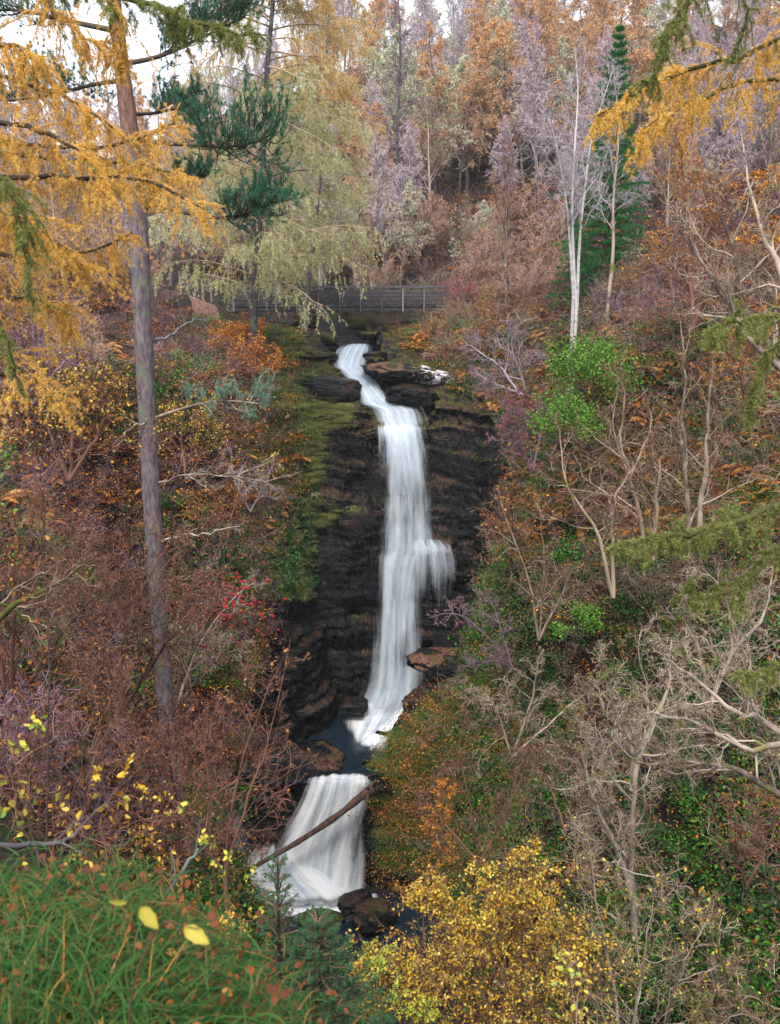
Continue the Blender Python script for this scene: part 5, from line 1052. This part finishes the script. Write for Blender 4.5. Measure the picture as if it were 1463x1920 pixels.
bank_tree('bare_shrub', 'sprawling bare twiggy shrub on the right bank beside the main fall', 'shrub', [[(1010, 1200), (990, 1080), (950, 980), (935, 920)], [(1010, 1200), (1020, 1050), (1010, 930)], [(1010, 1200), (1060, 1100), (1090, 1010)]], 32, .06, [TWIG_TAN, ORANGE], 13, .45, .1, (6, 5, 3), .3, .009, h=5, leaf=350, lsz=.12)
bank_tree('bare_shrub', 'brown twiggy shrub overhanging the orange rock ledge', 'shrub', [[(960, 1250), (900, 1180), (850, 1150), (800, 1160)], [(960, 1250), (930, 1150), (905, 1100)], [(980, 1260), (900, 1240), (830, 1290)]], 35, .05, [TWIG_PURPLE], 12, .4, 0, (6, 5, 3), .28, .009, h=3.2)
bank_tree('bare_shrub', 'grey tangled bare bush overhanging the cliff right of the top cascade', 'shrub', [[(975, 740), (940, 690), (900, 660), (870, 640)], [(980, 740), (930, 720), (890, 700)], [(985, 730), (960, 650), (980, 600)]], 42, .06, [WHITE_TWIG], 14, .5, 0, (7, 5, 3), .3, .008, h=4)
bank_tree('leaning_tree', 'mossy leaning dead stem below the white birch clump', 'dead tree', [[(935, 660), (970, 615), (1005, 585), (1032, 545)]], 44, .1, [TWIG_TAN], 6, .4, .1, (4, 3, 2), .3, .01, tmat=MOSS_BARK, h=4)
bank_tree('red_twigged_shrub', 'reddish-pink leaved shrub at the right rim of the cliff', 'shrub', [[(1000, 880), (985, 800), (960, 740)], [(1000, 880), (1020, 790), (1030, 720)], [(1000, 880), (970, 830), (950, 790)]], 38, .05, [TWIG_PURPLE, REDL], 12, .5, .2, (6, 5, 3), .25, .009, h=4, leaf=1500, lsz=.08)
bank_tree('orange_leaved_tree', 'small orange-leaved tree at the right edge halfway up', 'tree', [[(1560, 560, 20), (1500, 450, 20), (1463, 380, 20), (1440, 330, 20)]], 20, .06, [TWIG_BROWN, ORANGE], 14, .5, .1, (6, 5, 3), .2, .006, h=3, leaf=3500, lsz=.07, root=False)
bank_tree('orange_leaved_tree', 'pinkish-orange leaved tree with fine twigs right of the green spruce', 'tree', [[(1300, 620), (1290, 480), (1285, 360), (1270, 260)], [(1300, 620), (1330, 450), (1320, 330)]], 34, .08, [TWIG_RED, ORANGE], 18, .35, .4, (7, 5, 3), .25, .008, h=7.5, leaf=2600, lsz=.08)
# lower right and bottom
bank_tree('bare_shrub', 'bare tan shrub with yellow-mossed stems in the bottom right corner', 'shrub', [[(1400, 2050), (1390, 1900), (1350, 1790), (1340, 1700)], [(1400, 2050), (1330, 1920), (1290, 1850)], [(1400, 2050), (1440, 1900), (1460, 1790)]], 7.5, .028, [TWIG_TAN, LIME], 14, .5, .3, (6, 5, 2), .3, .0032, tmat=MOSS_BARK, h=1.9, leaf=90, lsz=.045, root=False)
bank_tree('bare_shrub', 'bare grey-white shrub between the yellow bush and the bottom right corner', 'shrub', [[(1180, 2100), (1190, 1900), (1210, 1780), (1230, 1660)], [(1180, 2100), (1150, 1850), (1120, 1700), (1100, 1560)], [(1200, 2100), (1280, 1800), (1300, 1700)]], 9, .03, [PALE_BARK, YELLOW], 14, .45, .3, (6, 5, 2), .28, .0036, h=2.8, leaf=260, lsz=.05, root=False)
bank_tree('bare_shrub', 'thin brown bare shrub above the yellow bush on the spur', 'shrub', [[(900, 1620), (880, 1500), (860, 1400), (880, 1330)], [(900, 1620), (960, 1500), (1000, 1400)], [(900, 1620), (820, 1530), (760, 1470)]], 24, .04, [TWIG_RED, BROWNL], 13, .4, .2, (6, 5, 3), .3, .006, h=4.4, leaf=160, lsz=.1)
bank_tree('bare_shrub', 'brown bare shrub in the shade right of the spur', 'shrub', [[(1060, 1560), (1020, 1450), (980, 1380)], [(1060, 1560), (1090, 1430), (1060, 1330)]], 22, .04, [TWIG_BROWN], 13, .5, .2, (6, 5, 3), .3, .006, h=4)
yb = [[(900, 2150), (850, 1950), (800, 1780), (790, 1670)], [(900, 2150), (940, 1900), (960, 1740), (960, 1620)], [(860, 2150), (770, 1950), (720, 1820)], [(900, 2150), (1000, 1900), (1060, 1760)], [(900, 2150), (890, 1900), (880, 1740)], [(900, 2150), (900, 1900), (1010, 1680)]]
bank_tree('yellow_bush', 'big yellow-leaved bush at the bottom centre below the spur', 'bush', yb, 9, .03, [TWIG_BROWN, YELLOW], 17, .58, .25, (8, 5, 4), .28, .0035, h=3.2, leaf=16000, lsz=.05, root=False, lo=.25)
bank_tree('yellow_bush', 'sparser yellow and green leaved bush left of the bottom centre one', 'bush', [[(760, 2150), (720, 1950), (710, 1850), (700, 1800)], [(760, 2150), (780, 1980), (790, 1880)]], 8, .024, [TWIG_BROWN, LIME], 13, .4, .25, (7, 5, 3), .26, .0035, h=1.9, leaf=2200, lsz=.045, root=False)
bank_tree('larch_sapling', 'small orange larch sapling rising behind the yellow bush', 'larch', [[(820, 1620), (828, 1560), (832, 1500), (838, 1470)]], 20, .03, [TWIG_RED, ORANGE], 24, .32, .0, (6, 4, 0), .1, .005, h=2.2, leaf=2200, lsz=.05, lo=.05)
# bright green shrubs
def leafy_bush(name, label, px, py, Y, rad, h, n, sz, mats, stems=9):
    o = thing(name, label, 'bush'); P = at(px, py, Y); S = np.repeat(P[None], stems, 0) + rng.normal(size=(stems, 3)) * [.2, .2, .05]; B = grow(S, rng.normal(size=(stems, 3)) * [1, 1, .2] + [0, 0, .9], np.full(stems, h), 6, .15, 0); tm = MB(); tubes(tm, B, taper(np.full(stems, .02), np.full(stems, .006), 6), 5); tm.build('stems', mats[0], o)
    cm = MB(); S, D, t, _ = spawn(B, 12, .3, 1, (.5, 1.3), bias=(0, 0, .2)); P2 = grow(S, D, rad * .5 * rng.uniform(.4, 1, len(t)), 4, .2, 0); tubes(cm, P2, np.full((len(P2), 4), .006), 3, mat=0); C, _ = along(P2, n // len(P2) + 1, .3, 1); C = C + rng.normal(size=C.shape) * rad * .08; leaves(cm, C, sz * rng.uniform(.6, 1.3, len(C)), mat=1, up=.7); cm.build('crown', mats, o); return o
leafy_bush('green_bush', 'bright green leafy bush below the white birch clump', 1105, 735, 36, 2.4, 1.8, 3400, .13, [TWIG_BROWN, BRIGHTG])
leafy_bush('green_bush', 'yellow-green leafy bush just left and below of the bright green one', 1065, 815, 34, 1.9, 1.4, 2200, .11, [TWIG_BROWN, BRIGHTG])
leafy_bush('green_bush', 'small bright green bush on the right bank beside the mossy bough tip', 1105, 1180, 24, .7, .6, 900, .1, [TWIG_BROWN, BRIGHTG], 6)
leafy_bush('green_bush', 'small blue-green fern-like bush left of the mossy bough tip', 1055, 1050, 28, .7, .5, 700, .1, [TWIG_BROWN, GREEN], 6)
leafy_bush('rust_bush', 'rusty orange twiggy bush on the left rim above the cliff', 478, 700, 43, 1.3, 1.5, 2600, .1, [TWIG_RED, RUST])
leafy_bush('rust_bush', 'rusty brown bush under the lichen-hung larch', 470, 640, 50, 1.2, 1.2, 2000, .1, [TWIG_RED, RUST])
leafy_bush('rust_bush', 'orange-brown bush left of the trunk of the lichen-hung larch', 420, 650, 46, 1.2, 1.3, 2000, .1, [TWIG_RED, ORANGE])
leafy_bush('pink_bush', 'pinkish-red leaved bush at the right end of the footbridge', 862, 560, 54, 1.0, 1.1, 900, .07, [TWIG_PURPLE, REDL])
leafy_bush('yellow_shrub', 'small yellow-leaved shrub below the right end of the footbridge', 825, 625, 54, .9, .9, 700, .12, [TWIG_BROWN, YELLOW])
# left bank
bank_tree('mossy_limbed_tree', 'old bare tree at the left edge with a yellow-mossed broken bough', 'bare tree', [[(-120, 1300, 11), (0, 1158, 11), (60, 1120, 11), (120, 1082, 11), (180, 1045, 11)], [(-120, 1300, 11), (-30, 1140, 11.3), (60, 1160, 11.4), (140, 1190, 11.5)]], 11, .055, [TWIG_TAN], 10, .45, .3, (7, 5, 3), .3, .0042, tmat=MOSS_BARK, h=3, root=False, lo=.4)
bank_tree('bare_shrub', 'brown bare shrub with long rising twigs in front of the pine trunk', 'shrub', [[(230, 1330), (230, 1200), (280, 1080), (330, 1000)], [(230, 1330), (180, 1180), (150, 1040), (160, 950)], [(230, 1330), (320, 1200), (400, 1130)]], 14, .04, [TWIG_BROWN, BROWNL], 14, .5, .3, (7, 5, 3), .28, .005, h=4.2, leaf=160, lsz=.07)
bank_tree('bare_shrub', 'brown bare shrub with a few russet leaves at the left edge', 'shrub', [[(20, 1330), (30, 1150), (80, 1000), (90, 880)], [(20, 1330), (-20, 1150), (-10, 1000)], [(20, 1330), (110, 1200), (210, 1080)]], 12, .04, [TWIG_RED, BROWNL], 14, .5, .3, (7, 5, 3), .28, .0045, h=4, leaf=260, lsz=.06)
bank_tree('bare_shrub', 'brown bare shrub low on the left between the birch sapling and the pine trunk', 'shrub', [[(180, 1600), (160, 1450), (200, 1330), (240, 1230)], [(180, 1600), (100, 1450), (60, 1330)], [(180, 1600), (270, 1470), (330, 1380)]], 9, .026, [TWIG_BROWN, BROWNL], 15, .5, .3, (7, 5, 3), .26, .0035, h=3, leaf=200, lsz=.045)
bank_tree('arching_shrub', 'reddish arching stems rising left of the lower fall', 'shrub', [[(420, 1640), (440, 1480), (490, 1330), (545, 1200)], [(420, 1640), (470, 1480), (500, 1400), (560, 1130)], [(400, 1640), (390, 1450), (370, 1300)], [(420, 1640), (330, 1500), (300, 1360)]], 9, .022, [TWIG_RED, BROWNL], 11, .38, .3, (6, 4, 2), .26, .0035, h=3, leaf=130, lsz=.05)
bank_tree('berry_shrub', 'pale-stemmed bare shrub with bright red berries right of the pine trunk', 'shrub', [[(330, 1330), (370, 1220), (430, 1130), (480, 1090)], [(330, 1330), (400, 1240), (470, 1210)], [(330, 1330), (350, 1150), (380, 1040)]], 21, .04, [PALE_BARK], 12, .42, .1, (6, 4, 2), .3, .0065, h=4)
ob = [o for o in COL.objects if o.get('label', '').startswith('pale-stemmed bare shrub with')][0]; C = at(rng.normal(430, 36, 90), rng.normal(1125, 32, 90), rng.normal(20.8, .6, 90)); b0 = None
for c in C:
    if b0 is None: mb = MB(); [mb.merge(boulder_mb(.02, .02, .02, 1, .5, 5).arrays(), q) for q in ((0, 0, 0), (.035, 0, -.02), (-.01, .03, -.045))]; b0 = mb.build('berry', BERRY, ob); b0.location = c
    else: b1 = b0.copy(); COL.objects.link(b1); b1.parent = ob; b1.location = c
bank_tree('yellow_leaved_shrub', 'shrub with small golden leaves just right of the pine trunk', 'shrub', [[(350, 900), (340, 820), (345, 760)], [(350, 900), (390, 830), (400, 770)]], 23, .035, [TWIG_BROWN, YELLOW], 13, .5, .2, (6, 5, 3), .26, .006, h=3, leaf=800, lsz=.07)
bank_tree('yellow_leaved_shrub', 'shrub with scattered yellow leaves left of the pine trunk', 'shrub', [[(130, 900), (140, 800), (150, 700)], [(130, 900), (90, 800), (60, 720)], [(130, 900), (190, 800), (210, 720)]], 15, .04, [TWIG_BROWN, YELLOW], 14, .5, .2, (6, 5, 3), .26, .005, h=3, leaf=700, lsz=.065)
bank_tree('bare_shrub', 'dark bare shrub on the mossy left wall of the gorge', 'shrub', [[(470, 960), (440, 900), (430, 830)], [(470, 960), (500, 900), (520, 850)]], 36, .04, [WHITE_TWIG, YELLOW], 12, .5, 0, (6, 5, 3), .28, .007, h=2.6, leaf=160, lsz=.1)

MORE = [('bare_shrub', 'bare tan shrub on the right bank between the bright green bushes and the grey stems', [[(1180, 900), (1150, 800), (1160, 720)], [(1180, 900), (1220, 800), (1210, 740)]], 31, .05, TWIG_TAN, 0, None, 3.6),
 ('bare_shrub', 'wiry pale shrub left of the crooked pale tree above the spur', [[(960, 1420), (930, 1330), (900, 1290)], [(960, 1420), (1000, 1300), (1010, 1230)], [(960, 1420), (1060, 1330), (1110, 1290)]], 25, .045, PALE_BARK, 0, None, 3.8),
 ('bare_shrub', 'bare brown shrub beside the dark ivy wall at the right edge', [[(1400, 1660), (1370, 1560), (1390, 1470)], [(1400, 1660), (1450, 1560), (1440, 1480)]], 17, .035, TWIG_RED, 150, BROWNL, 3),
 ('bare_shrub', 'tan bare shrub under the thick moss-covered bough', [[(1380, 1200), (1350, 1100), (1290, 1060)], [(1380, 1200), (1420, 1120), (1410, 1050)]], 20, .045, TWIG_TAN, 0, None, 3.4),
 ('bare_shrub', 'purple-grey bare bush on the right bank above the bright green bush', [[(1180, 640), (1160, 580), (1120, 560)], [(1180, 640), (1210, 570), (1230, 520)], [(1180, 640), (1260, 600), (1300, 560)]], 40, .05, TWIG_PURPLE, 0, None, 4),
 ('bare_shrub', 'rusty-leaved shrub at the right edge among the pale limbs', [[(1400, 760), (1380, 680), (1340, 640)], [(1400, 760), (1430, 660), (1450, 600)]], 26, .045, TWIG_RED, 900, ORANGE, 3.6),
 ('bare_shrub', 'fine brown bush between the main fall and the bare sprawling shrub', [[(960, 1060), (930, 1000), (905, 960)], [(960, 1060), (960, 960), (950, 900)]], 37, .04, TWIG_BROWN, 250, ORANGE, 3.2),
 ('bare_shrub', 'brown thicket on the left bank under the golden larch sprays', [[(60, 760), (50, 680), (80, 620)], [(60, 760), (110, 690), (150, 650)]], 22, .045, TWIG_PURPLE, 300, ORANGE, 3.6),
 ('bare_shrub', 'dark twiggy shrub in the gap between the pine trunk and the mossy cliff', [[(400, 840), (380, 770), (360, 720)], [(400, 840), (430, 780), (460, 740)]], 33, .045, TWIG_BROWN, 300, YELLOW, 3.4),
 ('bare_shrub', 'brown bare shrub halfway up the left bank behind the berry shrub', [[(400, 1050), (370, 980), (340, 930)], [(400, 1050), (430, 980), (450, 920)]], 30, .045, TWIG_RED, 250, ORANGE, 3.6),
 ('bare_shrub', 'tangled brown shrub at the foot of the pine trunk', [[(330, 1480), (310, 1390), (340, 1310)], [(330, 1480), (380, 1400), (420, 1350)], [(330, 1480), (270, 1400), (240, 1340)]], 16, .035, TWIG_BROWN, 250, BROWNL, 3.2),
 ('bare_shrub', 'purplish bare shrub at the left edge under the mossed bough', [[(0, 1480), (20, 1380), (60, 1290)], [(0, 1480), (60, 1400), (120, 1350)]], 10, .03, TWIG_PURPLE, 120, BROWNL, 2.6)]
for nm, lab, ln, Y, r, tw_, nl_, lm_, h_ in MORE: bank_tree(nm, lab, 'shrub', ln, Y, r, [tw_] + ([lm_] if lm_ else []), 13, .45, .2, (6, 5, 3), .32, .0052 + Y * .00008, h=h_, leaf=nl_, lsz=.075)

# ================================================================ close to the camera, bottom left
def sapling(name, label, pts, Y, mats, leaf, lsz, limbs=9, h=.9, r=.006, **kw): return bank_tree(name, label, 'sapling', [pts], Y, r, mats, limbs, .42, .3, (4, 3, 0), .2, .0016, h=h, leaf=leaf, lsz=lsz, root=False, **kw)
sapling('birch_sapling', 'birch sapling with big yellow-green leaves at the left edge', [(60, 1720), (75, 1560), (70, 1440), (100, 1340)], 3.4, [TWIG_RED, LIME], 55, .042)
sapling('birch_sapling', 'yellow-leaved sapling just above the grass on the left', [(160, 1740), (200, 1620), (190, 1530), (240, 1450)], 3.2, [TWIG_RED, YELLOW], 60, .038)
sapling('birch_sapling', 'slim sapling with rows of small yellow-green leaves left of the young spruce', [(400, 1960), (410, 1800), (440, 1680), (400, 1560)], 4.2, [TWIG_RED, LIME], 150, .032, 12)
sapling('birch_sapling', 'small-leaved yellow sapling between the grass and the lower fall', [(300, 1800), (290, 1680), (310, 1560), (270, 1460)], 4.4, [TWIG_RED, YELLOW], 120, .03, 12)
sapling('birch_sapling', 'orange and yellow leaved sapling at the bottom in front of the young spruce', [(430, 2050), (450, 1920), (420, 1800), (460, 1720)], 4.0, [TWIG_RED, YELLOW], 130, .028, 12)
sapling('birch_sapling', 'sapling with green and yellow leaves at the bottom below the yellow bush', [(1090, 2000), (1080, 1900), (1090, 1830), (1060, 1770)], 4.6, [TWIG_TAN, LIME], 40, .045)
sapling('dark_stem', 'thin dark upright stem in front of the left bank', [(88, 1640), (90, 1400), (92, 1150), (70, 960), (66, 860)], 4.6, [DARK_BARK, BROWNL], 12, .04, 6, h=.9, r=.007)
# two big soft leaves on a bent twig
tw = thing('leafy_twig', 'bent twig close to the camera with big pale yellow leaves', 'twig'); mb = MB(); B = pxline([(240, 2000, 1.5), (250, 1850, 1.5), (300, 1735, 1.45), (350, 1738, 1.4), (400, 1748, 1.4)], 14); tubes(mb, B[None], taper([.003], [.0012], 14), 5); mb.build('stem', TWIG_RED, tw)
def big_leaf(px, py, Y, dx, dy, sz, mat, parent):
    p = at(px, py, Y); q = at(px + dx, py + dy, Y - .02); A = unit(q - p); N = unit(np.cross(A, [0, 1, .2]) * .5 + [0, -.8, .4]); B = unit(np.cross(N, A)); s = np.linspace(0, 1, 12); w = .23 * np.sin(np.pi * s ** .8) ** .8 * (1 + .08 * np.sin(s * 50)); mb = MB()
    V = np.stack([p + A * t * sz + B * k * ww * sz + N * (abs(k) * .12 - .1 * t * t) * sz for t, ww in zip(s, w) for k in (-1, -.5, 0, .5, 1)]); b = (np.arange(11)[:, None] * 5 + np.arange(4)).reshape(-1, 1); mb.add(V, Q=b + [[0, 1, 6, 5]], rnd=rng.random()); mb.build('leaf', mat, parent)
LEMON = leaf_mat('lemon_leaf', [(.42, .36, .05), (.58, .5, .09)], .45)
big_leaf(262, 1700, 1.45, 45, 55, .058, LEMON, tw); big_leaf(345, 1738, 1.4, 60, 40, .06, LEMON, tw); big_leaf(240, 1690, 1.6, -50, 0, .04, LEMON, tw)
# grass, fallen leaves on the near bank
P, px, py = scatter(14000, (-120, 520), (1560, 1990), 4.2, 201, None, .1, .3, 4.6, None)
hq = rng.random(len(P)); lg_ = [clump_grass(40, .12, 0, .0026, .9) for _ in range(5)]
gm = fbm(P[:, 0] * 1.6, P[:, 1] * 1.6, 0.5, 3, 91) > -.28
strew('near_grass', lg_, [GRASS], P[gm], (.45, 1.8), .4)
strew('near_leaf_litter', [clump_leaves(8, .3, .03, .02, 0, 1.5, True) for _ in range(4)], [BROWNL], P[::3], (.7, 1.3), .2)
strew('near_brown_leaves', [clump_leaves(5, .07, .02, .034, 0, 1.2, True) for _ in range(4)], [leaf_mat('old_leaf', [(.05, .025, .018), (.14, .055, .035), (.28, .1, .05)], .2)], P[(px < 210) & (py > 1770)][::2], (.7, 1.3), .3)
strew('near_dry_stalks', [clump_grass(7, .16, 0, .003, .7) for _ in range(3)], [RUST], P[::10], (.5, 1.2)) 
for lab, pts in (('grey dead stick leaning in the bottom left shrubs', [(290, 1725, 2.9), (330, 1650, 3.0), (372, 1590, 3.1)]), ('grey dead branch lying along the top of the grass at the left edge', [(-30, 1588, 2.6), (60, 1580, 2.6), (110, 1582, 2.6), (150, 1558, 2.7)])):
    mb = MB(); B = pxline(pts, 10) + rng.normal(size=(10, 3)) * .004; tubes(mb, B[None], taper([.011], [.006], 10), 7); S, D, t, _ = spawn(B[None], 4, .3, 1, (.5, 1.)); P2 = grow(S, D, np.full(4, .15), 4, .2, 0); tubes(mb, P2, taper(np.full(4, .004), np.full(4, .0015), 4), 4); tag(mb.build('dead_stick', GREY_BARK), lab, 'stick')
for px_, py_, dx, dy, lab in ((45, 1840, 70, 30, 'purplish brown fallen leaf at the bottom left corner'), (120, 1850, 90, -20, 'big russet fallen leaf in the grass near the bottom left'), (10, 1880, 60, -40, 'brick-red fallen leaf right in the bottom left corner')):
    t_ = thing('fallen_leaf', lab, 'leaf'); p, ok = hit(px_, py_); big_leaf(px_, py_, float(p[0][1]) * .96, dx, dy, .1, leaf_mat('russet_leaf', [(.12, .05, .05), (.42, .14, .09)], .2), t_)
